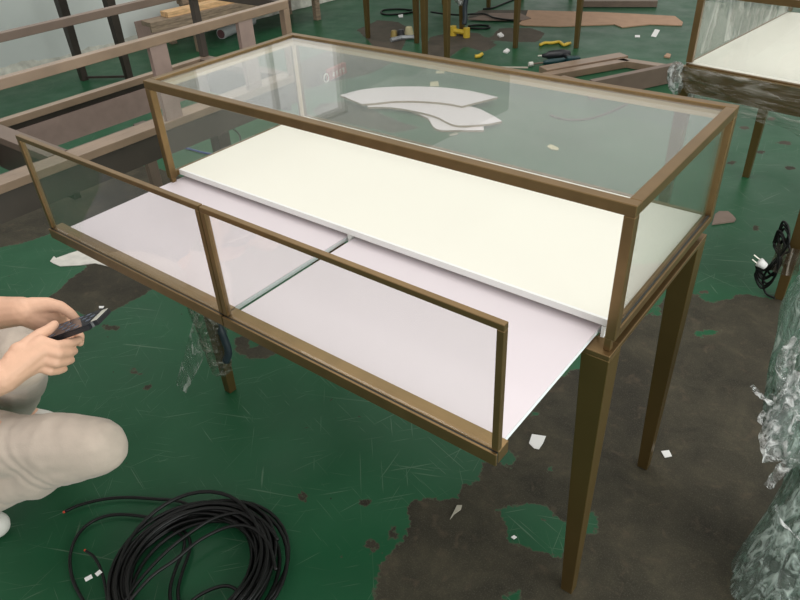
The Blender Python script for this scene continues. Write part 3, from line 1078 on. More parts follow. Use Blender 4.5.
fan('uppermost curved white board of the three, pointed at both ends', [(340, 95), (365, 89), (400, 86.5), (435, 87), (465, 90), (498, 97)], [(462, 106), (445, 103), (420, 101), (395, 101), (375, 103), (362, 104)], 0.027)

# brown mitred timber frame on the floor
t = thing('mitred_border', 'brown mitred timber frame lying on the green floor behind the counter', 'frame', (0, 0, 0))
h = 0.055
A_, B_, C_, D_ = at(543, 68, h), at(624, 54, h), at(682, 62, 0.11), at(600, 80, 0.11)
for (p, q, w, hh) in ((A_, B_, 0.15, 0.05), ):
    bm = B()
    beam(bm, Vector((p.x, p.y, 0.03)), Vector((q.x, q.y, 0.03)), 0.10, 0.05, bevel=0.002)
    beam(bm, Vector((p.x + .06, p.y - .09, 0.025)), Vector((q.x + .06, q.y - .09, 0.025)), 0.07, 0.045, bevel=0.002)
    obj('frame_side', bm, BROWNP_L, t)
bm = B()
p, q = at(560, 76, 0.05), at(607, 88, 0.05)
beam(bm, Vector((p.x, p.y, 0.025)), Vector((q.x, q.y, 0.025)), 0.08, 0.045, bevel=0.002)
obj('frame_side', bm, BROWNP_L, t)
bm = B()
p, q = at(618, 58, 0.05), at(672, 66, 0.05)
beam(bm, Vector((p.x, p.y, 0.025)), Vector((q.x, q.y, 0.025)), 0.07, 0.045, bevel=0.002)
obj('frame_side', bm, BROWNP_L, t)
bm = B()
p, q = at(592, 80, 0.12), at(680, 62, 0.12)
beam(bm, Vector((p.x, p.y, 0.06)), Vector((q.x, q.y, 0.06)), 0.045, 0.115, bevel=0.002)
obj('frame_side', bm, BROWNP, t)

flat('cardboard_sheet', 'long tan cardboard sheet with torn end on the far floor', 'cardboard', [(518, 24), (525, 18), (528, 10), (560, 11), (600, 12), (640, 14), (675, 16), (683, 22), (682, 25), (650, 24), (622, 27), (614, 24), (560, 26), (525, 25)], CARD, th=0.008)
flat('cardboard_scrap', 'grey brown flattened cardboard left of the tan sheet', 'cardboard', [(468, 19), (490, 13), (520, 13), (531, 18), (522, 20), (485, 20)], CARD_D, z0=0.0095, th=0.006)
flat('cardboard_scrap', 'brown cardboard scrap on the floor right of the counter', 'cardboard', [(712, 224), (715, 214), (719, 211), (728, 211), (733, 215), (736, 219), (734, 221)], CARD_D, th=0.006)
bm = B()
p, q = at(582, 3, 0.03), at(657, 3, 0.03)
beam(bm, p, q, 0.09, 0.05)
tag(obj('timber_bar', bm, BROWNP), 'dark brown timber lying at the top edge beyond the cardboard', 'timber')
flat('torn_paper', 'large torn off-white paper below the left drawer', 'paper', [(50, 261), (54, 256), (56, 258), (70, 253), (80, 250), (90, 252), (100, 258), (118, 268), (108, 266), (95, 263), (80, 265), (60, 266), (53, 263)], PAPER, th=0.003)
flat('paper_scrap', 'white square paper scrap on bare floor under the right drawer corner', 'paper', [(532, 434), (546, 436), (543, 443), (539, 449), (534, 448), (529, 443)], PAPER_W, th=0.002)
flat('paper_scrap', 'small white scrap beside the foot of the rear right leg', 'paper', [(661, 451), (669, 450), (672, 456), (665, 457.5)], PAPER_W, th=0.002)
flat('paper_scrap', 'tiny white scrap on the green paint island', 'paper', [(511, 537), (514, 535), (517, 537), (514, 539)], PAPER_W, th=0.002)
flat('paper_scrap', 'narrow grey paper strip on the bare floor left of the green island', 'paper', [(450, 519), (457, 505), (462, 505), (461, 509), (454, 514)], PAPER_G, th=0.003)
flat('paper_scrap', 'white tape scrap standing out right of the cardboard', 'paper', [(651, 36), (655, 29), (660, 30), (656, 37)], PAPER_W, th=0.003)
flat('paper_scrap', 'thin white scrap below the long cardboard', 'paper', [(635, 35), (640, 35), (640, 37), (635, 37)], PAPER_W, th=0.003)
flat('paper_scrap', 'yellowish scrap at the upper edge of the curved boards', 'paper', [(430, 82), (438, 81), (439, 86), (430, 86)], PAPER_Y, th=0.003)
flat('paper_scrap', 'yellowish thin scrap just above the square yellowish one', 'paper', [(436, 71), (445, 70), (444, 73), (436, 73)], PAPER_Y, th=0.003)
flat('paper_scrap', 'pale scrap seen through the glass right of the curved boards', 'paper', [(547, 146), (551, 144), (559, 148), (558, 150), (551, 149)], PAPER_Y, th=0.003)
flat('paper_scrap', 'small pale scrap just below the curved boards', 'paper', [(449, 134), (457, 132), (458, 134), (450, 136)], PAPER_G, th=0.003)
flat('paper_scrap', 'white crumpled bit beyond the counter, left of the cardboard', 'paper', [(497, 34), (501, 32), (504, 35), (500, 36)], PAPER_W, th=0.012)
flat('paper_scrap', 'white crumpled bit near the middle of the far floor', 'paper', [(503, 51), (507, 48), (510, 50), (507, 52)], PAPER_W, th=0.012)
flat('paper_scrap', 'small white bit by the far tools', 'paper', [(398, 15), (403, 14), (403, 17), (399, 17)], PAPER_W, th=0.005)
flat('paper_scrap', 'small white bit on the floor under the left drawer', 'paper', [(99, 306), (104, 306), (103, 308), (99, 308)], PAPER_W, th=0.002)
flat('wood_strip', 'thin pale strip on the floor just beyond the counter', 'strip', [(493, 66.3), (528, 66.6), (528, 68), (493, 67.4)], PAPER_G, th=0.004)
flat('wood_strip', 'pale splinter at the right of the timber frame', 'strip', [(664, 56), (667, 53), (671, 54), (670, 57)], CARD, th=0.01)

# red printed packet and its ring, seen through the glass
ra = at(330, 81, 0)
t = thing('red_packet', 'small red printed packet on the floor seen through the top glass', 'packet', (ra.x, ra.y, 0), math.radians(5))
bm = B()
box(bm, -0.03, 0.0, 0, 0.20, 0.001, 0.075, 0.002)
obj('carton', bm, mat('dull_red_carton', (0.33, 0.055, 0.05), rough=0.5), t)
bm = B()
rn = random.Random(2)
for k in range(4):
    y_ = 0.035 + k * 0.038
    for q in range(3):
        box(bm, 0.0005, 0.0015, y_ + rn.uniform(0, .004), y_ + 0.024, 0.02 + q * 0.011, 0.025 + q * 0.011)
    box(bm, 0.0005, 0.0015, y_ + 0.008, y_ + 0.012, 0.018, 0.05)
obj('printing', bm, PAPER, t)
bm = B()
pts_ = [Vector((0.003, -0.04 + 0.026 * math.cos(a), 0.032 + 0.028 * math.sin(a))) for a in [i * math.pi / 10 for i in range(21)]]
tube(bm, pts_, 0.004, 6, cap=False)
o_ = obj('ring_emblem', bm, PAPER, t)

# floor tools, plugs, far cables
def cable(name, label, px, r, m, z=None, cat='cable'):
    bm = B()
    pts2 = [at(x, y, z if z else r) for x, y in px]
    tube(bm, smooth_path(pts2, 6), r, 6)
    return tag(obj(name, bm, m, smooth=True), label, cat)
cable('far_cable', 'black cable loop on the far floor left of the thick legs', [(412, 10), (398, 9), (384, 10), (381, 12.5), (386, 14.5), (400, 14), (413, 12)], 0.008, BLACKC)
cable('far_cable', 'long black cable crossing the far floor behind the legs', [(431, 12), (445, 14), (462, 15), (472, 14), (485, 14), (495, 18), (512, 20), (516, 19)], 0.008, BLACKC, z=0.028)
cable('far_cable', 'short black cable running up at the top beside the far leg', [(483, 9), (492, 8), (500, 5), (510, 1), (516, -1)], 0.008, BLACKC)
cable('far_cable', 'black cable doubled beside the yellow plug', [(468, 26), (478, 25), (489, 26), (488, 28), (478, 28.5), (468, 28)], 0.008, BLACKC)
cable('far_cable', 'dark cable curving on the floor seen through the right of the glass', [(550, 115), (560, 118.5), (575, 120), (592, 118), (610, 112), (627, 104)], 0.006, mat('brown_cable', (0.06, 0.04, 0.035), rough=0.5))
cable('yellow_string', 'yellow cord lying in a wavy line on the green floor', [(540, 45), (545, 43), (552, 43), (559, 42), (564, 45), (570, 43), (566, 44)], 0.012, YELLOW, cat='cord')
cable('blue_cable', 'blue cable on the floor under the left side of the counter', [(165, 145), (185, 148), (205, 153), (225, 156), (250, 162)], 0.006, BLUE)
cable('thin_cable', 'thin black bent cable between the frame leg and the cream deck', [(225, 124), (232, 128), (239, 134), (240, 142), (236, 150)], 0.004, BLACKC)
cable('yellow_tie', 'yellow plug end lying alone on the far floor', [(475, 56.5), (479, 56), (482, 54)], 0.014, YELLOW, cat='plug')
# power drill
pA, pB = at(542, 55, 0.035), at(566, 54, 0.035)
t = thing('power_drill', 'black power drill lying near the timber frame', 'drill', (pA.x, pA.y, 0), math.atan2(pB.y - pA.y, pB.x - pA.x))
bm = B()
tube(bm, [(0, 0, 0.03), (0.03, 0, 0.03), (0.05, 0, 0.032), (0.15, 0, 0.036), (0.20, 0, 0.034)], [0.012, 0.018, 0.03, 0.034, 0.024], 12)
obj('drill_body', bm, BLACKP, t, smooth=True)
bm = B()
beam(bm, (0.15, 0, 0.03), (0.19, -0.13, 0.026), 0.035, 0.04, bevel=0.005)
obj('handle', bm, BLACKP, t)
bm = B()
box(bm, 0.15, 0.24, -0.18, -0.13, 0.003, 0.06, 0.006)
obj('battery', bm, TEALP, t)
bm = B()
tube(bm, [(-0.03, 0, 0.03), (0.0, 0, 0.03)], 0.007, 8)
obj('drill_bit', bm, METAL, t)
pA, pB = at(539, 63, 0.02), at(560, 61, 0.02)
t = thing('screwdriver', 'dark screwdriver with pale tip lying in front of the power drill', 'screwdriver', (pA.x, pA.y, 0), math.atan2(pB.y - pA.y, pB.x - pA.x))
bm = B()
tube(bm, [(0.03, 0, 0.02), (0.06, 0, 0.02), (0.18, 0, 0.022), (0.2, 0, 0.02)], [0.01, 0.02, 0.02, 0.012], 10)
obj('handle', bm, TEALP, t, smooth=True)
bm = B()
tube(bm, [(-0.045, 0, 0.018), (0.03, 0, 0.02)], [0.006, 0.006], 8)
obj('shaft', bm, BROWNP, t)
bm = B()
tube(bm, [(-0.075, 0, 0.018), (-0.045, 0, 0.018)], [0.016, 0.016], 10)
obj('tip', bm, PAPER, t)
# small pile of hardware by the left far legs
for i, (x, y, r, m, nm, lb) in enumerate([(394, 33.5, 0.028, mat('brass', (0.35, 0.26, 0.09), rough=0.4, metal=0.5), 'brass_fitting', 'brass coloured fitting in the small heap by the far legs'),
                                         (409, 30.5, 0.034, PAPER_Y, 'tape_reel', 'pale reel at the right end of the small heap'),
                                         (401, 33, 0.03, BLACKP, 'black_clamp', 'black clamp in the middle of the small heap by the far legs')]):
    bm = B()
    p = at(x, y, r)
    bmesh.ops.create_cone(bm, cap_ends=True, segments=14, radius1=r * 1.2, radius2=r * 0.8, depth=r * 1.9, matrix=Matrix.Translation((p.x, p.y, r * 0.97)))
    bmesh.ops.bevel(bm, geom=[e for e in bm.edges], offset=r * 0.15, segments=1, affect='EDGES')
    tag(obj(nm, bm, m), lb, 'hardware')
bm = B()
pts_ = [at(391, 40, 0.016), at(402, 37.5, 0.018), at(415, 37, 0.018)]
tube(bm, pts_, 0.018, 8)
tag(obj('foil_strip', bm, mat('silver_grey_foil', (0.4, 0.42, 0.44), rough=0.35, metal=0.4)), 'silver grey strip lying in front of the small heap', 'strip')
# film and plug on the far leg (462,0..35)
ff = film_tube('film_scrap', [(-1.77, 4.02, 0.50), (-1.765, 4.0, 0.40), (-1.75, 3.99, 0.30), (-1.74, 3.99, 0.24)], [0.05, 0.05, 0.045, 0.02], FILM_W, rough=0.5, seed=12, n=20)
tag(ff, 'white bunched film on the far thin leg near the yellow plug', 'plastic wrap')
bm = B()
for dx in (-0.055, 0.075):
    tube(bm, [(-1.761 + dx, 3.99, 0.0), (-1.761 + dx, 3.99, 0.075)], 0.028, 10)
tube(bm, [(-1.80, 3.985, 0.04), (-1.70, 3.985, 0.04)], 0.02, 8)
tag(obj('yellow_plug', bm, YELLOW), 'pair of yellow plug caps at the foot of the far film wrapped leg', 'plug')
bm = B()
tube(bm, smooth_path([(-1.70, 3.975, 0.10), (-1.70, 3.99, 0.15), (-1.71, 4.0, 0.22), (-1.70, 4.02, 0.35)], 5), 0.02, 8)
tag(obj('dark_plug_lead', bm, BLUEG, smooth=True), 'dark lead rising from the yellow plugs along the leg', 'cable')

# ------------------------------------------------------------------ coil of black cable in the foreground
def coil():
    t = thing('cable_coil', 'big coil of black cable on the green floor, foreground', 'cable coil', (0, 0, 0))
    c = at(196, 576)
    rnd = random.Random(11)
    pts = []
    loops = 26
    n = 40
    # per-loop centre offset, radius and tilt
    Pm = [(rnd.gauss(0, .010), rnd.gauss(0, .010), 0.174 + rnd.uniform(-.040, .022), rnd.uniform(0, 6.28), rnd.uniform(.0, .028)) for _ in range(loops + 1)]
    for i in range(loops):
        for k in range(n):
            u = k / n
            s = u * u * (3 - 2 * u)
            a, b = Pm[i], Pm[i + 1]
            px, py, r, ph, e = [a[q] * (1 - s) + b[q] * s for q in range(5)]
            th = 2 * math.pi * u
            rr = r + e * math.cos(2 * th + ph) * 0.5
            z = 0.008 + (i % 6) * 0.008 + 0.006 * (1 + math.sin(th * 2 + i * 1.7)) * 0.5 + (0.01 if i > 11 else 0)
            pts.append(Vector((c.x + px + rr * math.cos(th), c.y + py + rr * math.sin(th) * 1.0, z)))
    bm = B()
    tube(bm, pts, 0.0048, 8)
    obj('cable_winding', bm, BLACKC, t, smooth=True)
    for nm, px, z, r in (('loose_end', [(65, 511.5), (80, 505), (105, 499), (130, 497.5), (155, 499), (178, 501), (196, 508)], 0.012, 0.0042),
                         ('loose_loop', [(165, 522), (140, 516), (112, 515), (90, 523), (76, 538), (70, 558), (73, 580), (84, 602), (96, 620)], 0.012, 0.0042),
                         ('loose_end', [(86, 551), (94, 557), (101, 570), (106, 590), (108, 610)], 0.03, 0.0035),
                         ('loose_loop', [(125, 602), (140, 580), (165, 553), (190, 533), (215, 518), (240, 513), (262, 520), (278, 540)], 0.058, 0.0042),
                         ('loose_loop', [(120, 612), (150, 578), (175, 560), (200, 540), (228, 527), (250, 527), (268, 543), (276, 570)], 0.062, 0.0042),
                         ('loose_loop', [(188, 604), (200, 595), (215, 588), (228, 586), (238, 592), (240, 606)], 0.02, 0.0042),
                         ('loose_loop', [(172, 612), (170, 590), (176, 568), (184, 548), (181, 535), (160, 524)], 0.02, 0.0042),
                         ('loose_loop', [(180, 610), (178, 590), (183, 570), (190, 548), (187, 535), (172, 520)], 0.014, 0.0042)):
        bm = B()
        tube(bm, smooth_path([at(x, y, z) for x, y in px], 8), r, 8)
        l_ = obj(nm, bm, BLACKC, t, smooth=True)
        if nm == 'loose_end':
            bm = B()
            p, q = at(*px[0], z), at(*px[1], z)
            d = (p - q).normalized()
            tube(bm, [p, p + d * 0.005], 0.003, 8)
            obj('red_core', bm, REDC, l_)
    for px in ((85, 580, 92, 576), (96, 575, 101, 571)):
        bm = B()
        p, q = at(px[0], px[1], 0.045), at(px[2], px[3], 0.045)
        beam(bm, p, q, 0.011, 0.0015)
        obj('white_tag', bm, PAPER_W, t)
coil()

# ------------------------------------------------------------------ film wrapped leg and film heap at the right edge
t = thing('wrapped_bundle', 'tall bundle wrapped in crumpled clear film at the right edge', 'wrapped bundle', (1.64, 0.42, 0))
def rel(p):
    return Vector(p) - Vector((1.64, 0.42, 0))
bm = B()
for k, off in enumerate((0.0, 0.012, 0.024)):
    beam(bm, rel((1.625 + off, 0.36, 0.03)), rel((1.645 + off, 0.50, 0.66)), 0.006, 0.16, up=(0, 1, 0.2))
obj('glass_strips', bm, mat('green_glass_edge', (0.06, 0.33, 0.20), rough=0.15), t)
rows_ = [(802, 285, .66, .06), (787, 318, .585, .095), (783, 348, .525, .10), (773, 388, .445, .105), (768, 428, .37, .095), (776, 450, .33, .08), (789, 470, .29, .06),
         (785, 503, .225, .085), (768, 540, .15, .115), (752, 572, .08, .14), (737, 608, .003, .165)]
def film_wall(name, rows, m, parent, seed, amp, n=72, sub=7, grow=1.0):
    P = smooth_path([at(x, y, z) for x, y, z, r in rows], sub)
    k = len(rows)
    bm = B()
    rr = []
    hr = Vector((0.79, 0.61, 0)).normalized()
    fw2 = Vector((-0.61, 0.79, 0)).normalized()
    for i, p in enumerate(P):
        u = i / sub
        a0 = min(int(u), k - 2)
        r = (rows[a0][3] + (rows[a0 + 1][3] - rows[a0][3]) * (u - a0)) * grow
        c = p + hr * r
        ring = []
        for j in range(n):
            th = 2 * math.pi * j / n
            d = hr * math.cos(th) + fw2 * math.sin(th)
            q = Vector((math.cos(th) * 2.2, math.sin(th) * 2.2, p.z * 4 + seed))
            q2 = Vector((math.cos(th) * 7, math.sin(th) * 7, p.z * 4 + seed * 2))
            k_ = 1 + amp * (mnoise.noise(q) + 0.7 * mnoise.noise(q2) + 0.35 * mnoise.noise(q2 * 2.2))
            v = c + d * r * k_
            v.z = max(v.z, 0.002)
            ring.append(bm.verts.new(rel(v)))
        rr.append(ring)
    for a1, b1 in zip(rr, rr[1:]):
        for j in range(n):
            bm.faces.new((a1[j], a1[(j + 1) % n], b1[(j + 1) % n], b1[j]))
    return obj(name, bm, m, parent, smooth=True)
film_wall('outer_film', rows_, FILM_G, t, 3.0, 0.10)
film_wall('inner_film', rows_, FILM_G, t, 9.0, 0.12, grow=0.8)
film_tube('film_knot', [rel(at(800, 385, .47)), rel(at(792, 402, .43)), rel(at(782, 425, .38)), rel(at(778, 446, .34))], [0.03, 0.038, 0.034, 0.018], FILM_W, t, n=40, rough=0.35, seed=31, step=12)
cs = [[(752, 385), (757, 392), (764, 398), (772, 405)], [(765, 412), (760, 418), (764, 424), (771, 420), (776, 410)], [(800, 340), (790, 352), (784, 370), (786, 395)], [(767, 487), (776, 478), (788, 463), (800, 450)],
      [(800, 372), (790, 395), (775, 420), (768, 440), (772, 462)], [(776, 505), (780, 520), (792, 532), (806, 545)], [(800, 395), (788, 420), (780, 440), (774, 458)]]
ws = [0.012, 0.010, 0.03, (0.012, 0.03), 0.03, 0.006, 0.035]
for k, (c_, w_) in enumerate(zip(cs, ws)):
    dz = 0.40 if k < 3 or k in (4, 6) else 0.34
    P_ = [rel(pt(x, y, 1.50 if k != 5 else 1.58)) for x, y in c_]
    ribbon('film_strand', P_, w_, FILM_W, t, seed=k + 1, curl=0.7)

# ------------------------------------------------------------------ person: hands and knees in view, crouching at the left
def capsule_mesh(chains, voxel, smooth_it=6, extra=None):
    bm = B()
    for ch in chains:
        pts = [Vector(c[:3]) for c in ch]
        rs = [c[3] for c in ch]
        for p, r in zip(pts, rs):
            bmesh.ops.create_icosphere(bm, subdivisions=2, radius=r, matrix=Matrix.Translation(p))
        for (p, r), (q, s) in zip(zip(pts, rs), zip(pts[1:], rs[1:])):
            if (q - p).length > 1e-4:
                tube(bm, [p, q], [r, s], 14)
    if extra:
        extra(bm)
    bmesh.ops.recalc_face_normals(bm, faces=bm.faces)
    me = bpy.data.meshes.new('tmp')
    bm.to_mesh(me)
    bm.free()
    o = bpy.data.objects.new('tmp', me)
    COL.objects.link(o)
    r = o.modifiers.new('r', 'REMESH')
    r.mode = 'VOXEL'
    r.voxel_size = voxel
    s = o.modifiers.new('s', 'SMOOTH')
    s.factor = 0.5
    s.iterations = smooth_it
    dg = bpy.context.evaluated_depsgraph_get()
    dg.update()
    m2 = bpy.data.meshes.new_from_object(o.evaluated_get(dg))
    bpy.data.objects.remove(o)
    for p in m2.polygons:
        p.use_smooth = True
    return m2

def join(meshes, name, mats, parent=None):
    bm = B()
    for me in meshes:
        bm.from_mesh(me)
    me = bpy.data.meshes.new(name)
    bm.to_mesh(me)
    bm.free()
    for m in mats:
        me.materials.append(m)
    for p in me.polygons:
        p.use_smooth = True
    o = bpy.data.objects.new(name, me)
    COL.objects.link(o)
    if parent:
        o.parent = parent
    return o
def v4(p, r):
    return (p[0], p[1], p[2], r)
shN, shF = Vector((0.02, -0.90, 0.96)), Vector((-0.14, -0.56, 0.96))
elN, elF = Vector((0.27, -0.86, 0.66)), Vector((0.135, -0.64, 0.73))
wrN, wrF = pt(2, 378, 1.285), pt(24, 311, 1.385)
PN = lambda x, y, d, r: v4(pt(x, y, d), r)
near = [
    [v4(elN, 0.042), v4(elN.lerp(wrN, 0.45), 0.038), v4(elN.lerp(wrN, 0.85), 0.028), v4(wrN, 0.0265)],
    # palm / metacarpals
    [PN(4, 376, 1.285, 0.024), PN(22, 358, 1.285, 0.019), PN(41, 342, 1.285, 0.0125)],
    [PN(4, 376, 1.285, 0.024), PN(25, 362, 1.282, 0.018), PN(44, 350, 1.282, 0.0120)],
    [PN(4, 378, 1.285, 0.024), PN(25, 367, 1.285, 0.0165), PN(42, 359, 1.285, 0.0115)],
    [PN(5, 380, 1.288, 0.022), PN(24, 371, 1.29, 0.0145), PN(39, 366, 1.292, 0.0105)],
    [PN(20, 352, 1.287, 0.018), PN(26, 366, 1.287, 0.018)],
    # fingers
    [PN(41, 342, 1.285, 0.0110), PN(57, 346, 1.282, 0.0092), PN(69, 343.5, 1.300, 0.0084), PN(79, 340, 1.318, 0.0072)],
    [PN(44, 350, 1.282, 0.0108), PN(58, 354, 1.279, 0.0092), PN(67, 353, 1.297, 0.0084), PN(74, 351, 1.315, 0.0072)],
    [PN(42, 359, 1.285, 0.0104), PN(56, 363, 1.283, 0.0090), PN(65, 361.5, 1.300, 0.0082), PN(71, 360, 1.316, 0.0070)],
    [PN(39, 366, 1.292, 0.0098), PN(50, 371, 1.291, 0.0082), PN(58, 370.5, 1.304, 0.0074), PN(64, 369, 1.316, 0.0064)],
    # thumb
    [PN(14, 360, 1.285, 0.0175), PN(27, 346, 1.290, 0.0140), PN(39, 335, 1.300, 0.0105), PN(48, 330, 1.312, 0.0092), PN(54.5, 324.5, 1.325, 0.0078)],
]
far = [
    [v4(elF, 0.040), v4(elF.lerp(wrF, 0.45), 0.037), v4(elF.lerp(wrF, 0.85), 0.028), v4(wrF, 0.0255)],
    [PN(24, 311, 1.385, 0.024), PN(42, 312, 1.392, 0.020), PN(58, 318, 1.405, 0.015)],
    [PN(24, 313, 1.385, 0.023), PN(40, 321, 1.395, 0.020), PN(50, 332, 1.405, 0.014)],
    [PN(40, 312, 1.392, 0.018), PN(46, 326, 1.402, 0.016)],
    # thumb lies along the top edge of the phone
    [PN(32, 307, 1.38, 0.018), PN(47, 304.5, 1.375, 0.0135), PN(60, 306.5, 1.372, 0.0105), PN(70, 313, 1.372, 0.0090), PN(77, 320, 1.372, 0.0076)],
    # fingers curl beneath the phone
    [PN(58, 318, 1.405, 0.0115), PN(72, 326, 1.425, 0.0095), PN(80, 336, 1.415, 0.0082), PN(80, 343, 1.385, 0.0070)],
    [PN(55, 325, 1.407, 0.0110), PN(66, 335, 1.425, 0.0092), PN(72, 343, 1.410, 0.0080), PN(71, 349, 1.382, 0.0068)],
    [PN(52, 331, 1.407, 0.0105), PN(60, 341, 1.422, 0.0088), PN(64, 348, 1.408, 0.0076), PN(63, 353, 1.382, 0.0066)],
    [PN(47, 334, 1.405, 0.0098), PN(52, 344, 1.418, 0.0080), PN(56, 350, 1.405, 0.0070), PN(55, 354, 1.382, 0.0060)],
]
hN = capsule_mesh(near, 0.0022, 4)
hF = capsule_mesh(far, 0.0022, 4)
hipN, hipF = Vector((-0.12, -0.72, 0.32)), Vector((-0.30, -0.50, 0.40))
knN, knF = pt(100, 444, 1.69), pt(20, 358, 1.76)
ankN, ankF = Vector((-0.125, -0.755, 0.09)), Vector((-0.36, -0.46, 0.09))
footN, footF = Vector((-0.065, -0.705, 0.03)), Vector((-0.27, -0.42, 0.03))
headc = Vector((0.07, -0.73, 1.22))
def head_extra(bm):
    m = Matrix.Translation(headc) @ Matrix.Diagonal((0.092, 0.077, 0.115, 1))
    bmesh.ops.create_icosphere(bm, subdivisions=3, radius=1, matrix=m)
    for s in (-1, 1):
        bmesh.ops.create_icosphere(bm, subdivisions=2, radius=1, matrix=Matrix.Translation(headc + Vector((-0.005, s * 0.078, -0.005))) @ Matrix.Diagonal((0.02, 0.010, 0.032, 1)))
    bmesh.ops.create_icosphere(bm, subdivisions=2, radius=1, matrix=Matrix.Translation(headc + Vector((0.092, 0, -0.018))) @ Matrix.Diagonal((0.020, 0.013, 0.022, 1)))
chest = (shN + shF) / 2 - Vector((0.02, 0, 0.10))
body_ch = [
    [v4((hipN + hipF) / 2 + Vector((0, 0, .04)), 0.13), v4((hipN + hipF) / 2 * 0.5 + chest * 0.5, 0.12), v4(chest, 0.135), v4((shN + shF) / 2 + Vector((0.02, 0, .03)), 0.07), v4(headc - Vector((0.01, 0, 0.12)), 0.052), v4(headc, 0.05)],
    [v4(shN, 0.055), v4(chest, 0.12), v4(shF, 0.055)],
    [v4(shN, 0.056), v4(shN.lerp(elN, 0.5), 0.05), v4(elN, 0.042), v4(elN.lerp(wrN, 0.3), 0.0385)],
    [v4(shF, 0.056), v4(shF.lerp(elF, 0.5), 0.05), v4(elF, 0.040), v4(elF.lerp(wrF, 0.3), 0.0375)],
    [v4(hipN, 0.085), v4(hipN.lerp(knN, .5), 0.062), v4(knN, 0.052), v4(knN.lerp(ankN, .4), 0.048), v4(ankN, 0.034)],
    [v4(hipF, 0.085), v4(hipF.lerp(knF, .5), 0.068), v4(knF, 0.052), v4(knF.lerp(ankF, .4), 0.048), v4(ankF, 0.034)],
    [v4(ankN, 0.034), v4(footN, 0.024)], [v4(ankF, 0.034), v4(footF, 0.024)],
]
bmsh = capsule_mesh(body_ch, 0.008, 5, head_extra)
person = join([bmsh, hN, hF], 'person', [SKIN])
tag(person, 'person in beige trousers crouching at the left edge, both hands holding a phone', 'person')
# trousers
def wrinkle(me, amp, freq, seed, amp2=0.003):
    for v in me.vertices:
        q = Vector(v.co)
        d = Vector((q.x * freq + q.z * freq * .7, q.y * freq * 0.8, q.z * freq * 1.4 + seed))
        k = mnoise.noise(d) * amp
        w = (q.x * 0.8 + q.y * 0.6) + 0.05 * mnoise.noise(q * 6)
        r = max(0.0, mnoise.noise(Vector((w * 26 + q.z * 16, q.z * 3 - w * 2, seed + 4)))) ** 1.5 * amp2 * 3
        v.co = q + v.normal * (k - r)
pants_ch = [
    [v4((hipN + hipF) / 2 + Vector((-.02, 0, .10)), 0.145), v4((hipN + hipF) / 2, 0.13)],
    [v4(hipN, 0.105), v4(hipN.lerp(knN, .5) - Vector((0, 0, 0.008)), 0.072), v4(hipN.lerp(knN, .85), 0.066), v4(knN, 0.060)],
    [v4(knN + Vector((0, 0, -0.008)), 0.060), v4(knN.lerp(ankN, .35) + Vector((0, 0, 0.015)), 0.060), v4(knN.lerp(ankN, .7) + Vector((0, 0, 0.01)), 0.056), v4(knN.lerp(ankN, .9), 0.058)],
    [v4(knN.lerp(hipN, .25), 0.07), v4(knN.lerp(ankN, .4), 0.062)],
    [v4(hipF, 0.105), v4(hipF.lerp(knF, .5), 0.088), v4(knF, 0.066)],
    [v4(knF, 0.065), v4(knF.lerp(ankF, .4), 0.066), v4(knF.lerp(ankF, .85), 0.056)],
]
pm = capsule_mesh(pants_ch, 0.0055, 10)
pm.update()
wrinkle(pm, 0.005, 8, 1.0, 0.0045)
join([pm], 'trousers', [PANTS], person)
sh_ch = [
    [v4((hipN + hipF) / 2 + Vector((0, 0, .13)), 0.15), v4((hipN + hipF) / 2 * 0.5 + chest * 0.5, 0.145), v4(chest, 0.155), v4((shN + shF) / 2 + Vector((0, 0, .0)), 0.085)],
    [v4(shN, 0.072), v4(chest, 0.13), v4(shF, 0.072)],
    [v4(shN, 0.070), v4(shN.lerp(elN, 0.55), 0.066)], [v4(shF, 0.070), v4(shF.lerp(elF, 0.55), 0.066)]]
sm = capsule_mesh(sh_ch, 0.010, 5)
join([sm], 'shirt', [SHIRT], person)
for ank, ft, in ((ankN, footN), (ankF, footF)):
    d = (ft - ank)
    d.z = 0
    d.normalize()
    def soles(bm, ank=ank, d=d):
        pass
    c = [[v4((ank.x - d.x * .03, ank.y - d.y * .03, 0.045), 0.042), v4((ank.x + d.x * .08, ank.y + d.y * .08, 0.042), 0.040), v4((ft.x + d.x * .02, ft.y + d.y * .02, 0.036), 0.036)],
         [v4((ank.x, ank.y, 0.06), 0.045), v4((ank.x, ank.y, 0.10), 0.045)]]
    sm = capsule_mesh(c, 0.006, 4)
    for v in sm.vertices:
        v.co.z = max(v.co.z, 0.003)
    join([sm], 'shoe', [SHOE], person)
def hair_extra(bm):
    bmesh.ops.create_icosphere(bm, subdivisions=3, radius=1, matrix=Matrix.Translation(headc + Vector((-0.022, 0, 0.028))) @ Matrix.Diagonal((0.098, 0.086, 0.108, 1)))
hm = capsule_mesh([[v4(headc + Vector((-0.03, 0, 0)), 0.06), v4(headc + Vector((-0.03, 0, 0.02)), 0.06)]], 0.008, 3, hair_extra)
join([hm], 'hair', [HAIR], person)
for s in (-1, 1):
    bm = B()
    bmesh.ops.create_icosphere(bm, subdivisions=2, radius=0.0115, matrix=Matrix.Translation(headc + Vector((0.079, s * 0.030, 0.012))))
    ey = obj('eye', bm, WHITE, person, smooth=True)
    bm = B()
    bmesh.ops.create_icosphere(bm, subdivisions=2, radius=0.0055, matrix=Matrix.Translation(headc + Vector((0.0875, s * 0.030, 0.010))))
    obj('iris', bm, HAIR, ey, smooth=True)
bm = B()
tube(bm, smooth_path([headc + Vector(p) for p in ((0.080, -0.024, -0.055), (0.090, 0, -0.053), (0.080, 0.024, -0.055))], 4), 0.005, 8)
obj('mouth', bm, mat('lips', (0.45, 0.18, 0.14), rough=0.5), person, smooth=True)

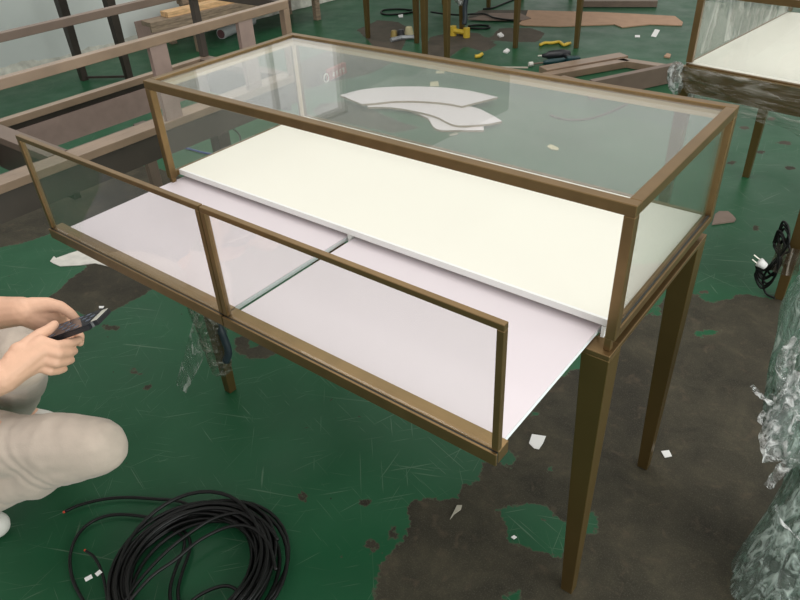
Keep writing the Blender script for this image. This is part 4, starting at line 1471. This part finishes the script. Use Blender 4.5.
# phone: long axis and short axis from the survey
pc = pt(68.5, 329, 1.335)
BK = (Vector(CAM) - pc).normalized()
RT = Vector(RM[:, 0])
RT = (RT - BK * RT.dot(BK)).normalized()
UP = BK.cross(RT)
a = (RT * -60 + UP * -24 + BK * -46).normalized()
b_ = (RT * -13 + UP * -16 + BK * 33).normalized()
nrm = a.cross(b_).normalized()
b_ = nrm.cross(a).normalized()
rotm = Matrix((a, b_, nrm)).transposed().to_4x4()
t = thing('smartphone', 'black smartphone with lit grey screen held in both hands', 'phone')
t.matrix_world = Matrix.Translation(pc) @ rotm
t.location = pc
t.rotation_euler = rotm.to_euler()
LP, WP, TP = 0.146, 0.071, 0.0095
bm = B()
box(bm, -LP / 2, LP / 2, -WP / 2, WP / 2, -TP / 2, TP / 2)
ve = [e for e in bm.edges if abs((e.verts[0].co - e.verts[1].co).z) > TP * 0.9]
bmesh.ops.bevel(bm, geom=ve, offset=0.011, segments=5, affect='EDGES')
bmesh.ops.bevel(bm, geom=[e for e in bm.edges if abs(e.verts[0].co.z - e.verts[1].co.z) < 1e-6 and len(e.link_faces) == 2 and e.calc_face_angle(0) > 1.2], offset=0.0015, segments=2, affect='EDGES')
obj('phone_body', bm, BLACKP, t)
bm = B()
box(bm, -LP / 2 + 0.014, LP / 2 - 0.014, -WP / 2 + 0.003, WP / 2 - 0.003, TP / 2, TP / 2 + 0.0006)
obj('screen', bm, SCREEN_D, t)
bm = B()
for u in np.linspace(-0.048, 0.048, 7):
    for v in np.linspace(-0.024, 0.024, 4):
        if (int(u * 1000) + int(v * 1000)) % 3:
            box(bm, u - 0.0042, u + 0.0042, v - 0.0042, v + 0.0042, TP / 2 + 0.0006, TP / 2 + 0.0010)
icm, nt_, bb_ = new_mat('screen_icons')
bb_.inputs['Base Color'].default_value = (0.05, 0.06, 0.08, 1)
bb_.inputs['Emission Color'].default_value = (0.35, 0.45, 0.65, 1)
bb_.inputs['Emission Strength'].default_value = 0.07
obj('screen_icons', bm, icm, t)
bm = B()
for s in (-1,):
    box(bm, s * LP / 2 + 0.001, s * LP / 2 + 0.0125, -WP / 2 + 0.013, WP / 2 - 0.013, TP / 2, TP / 2 + 0.0008)
obj('bezel', bm, mat('pale_bezel', (0.55, 0.53, 0.47), rough=0.3), t)
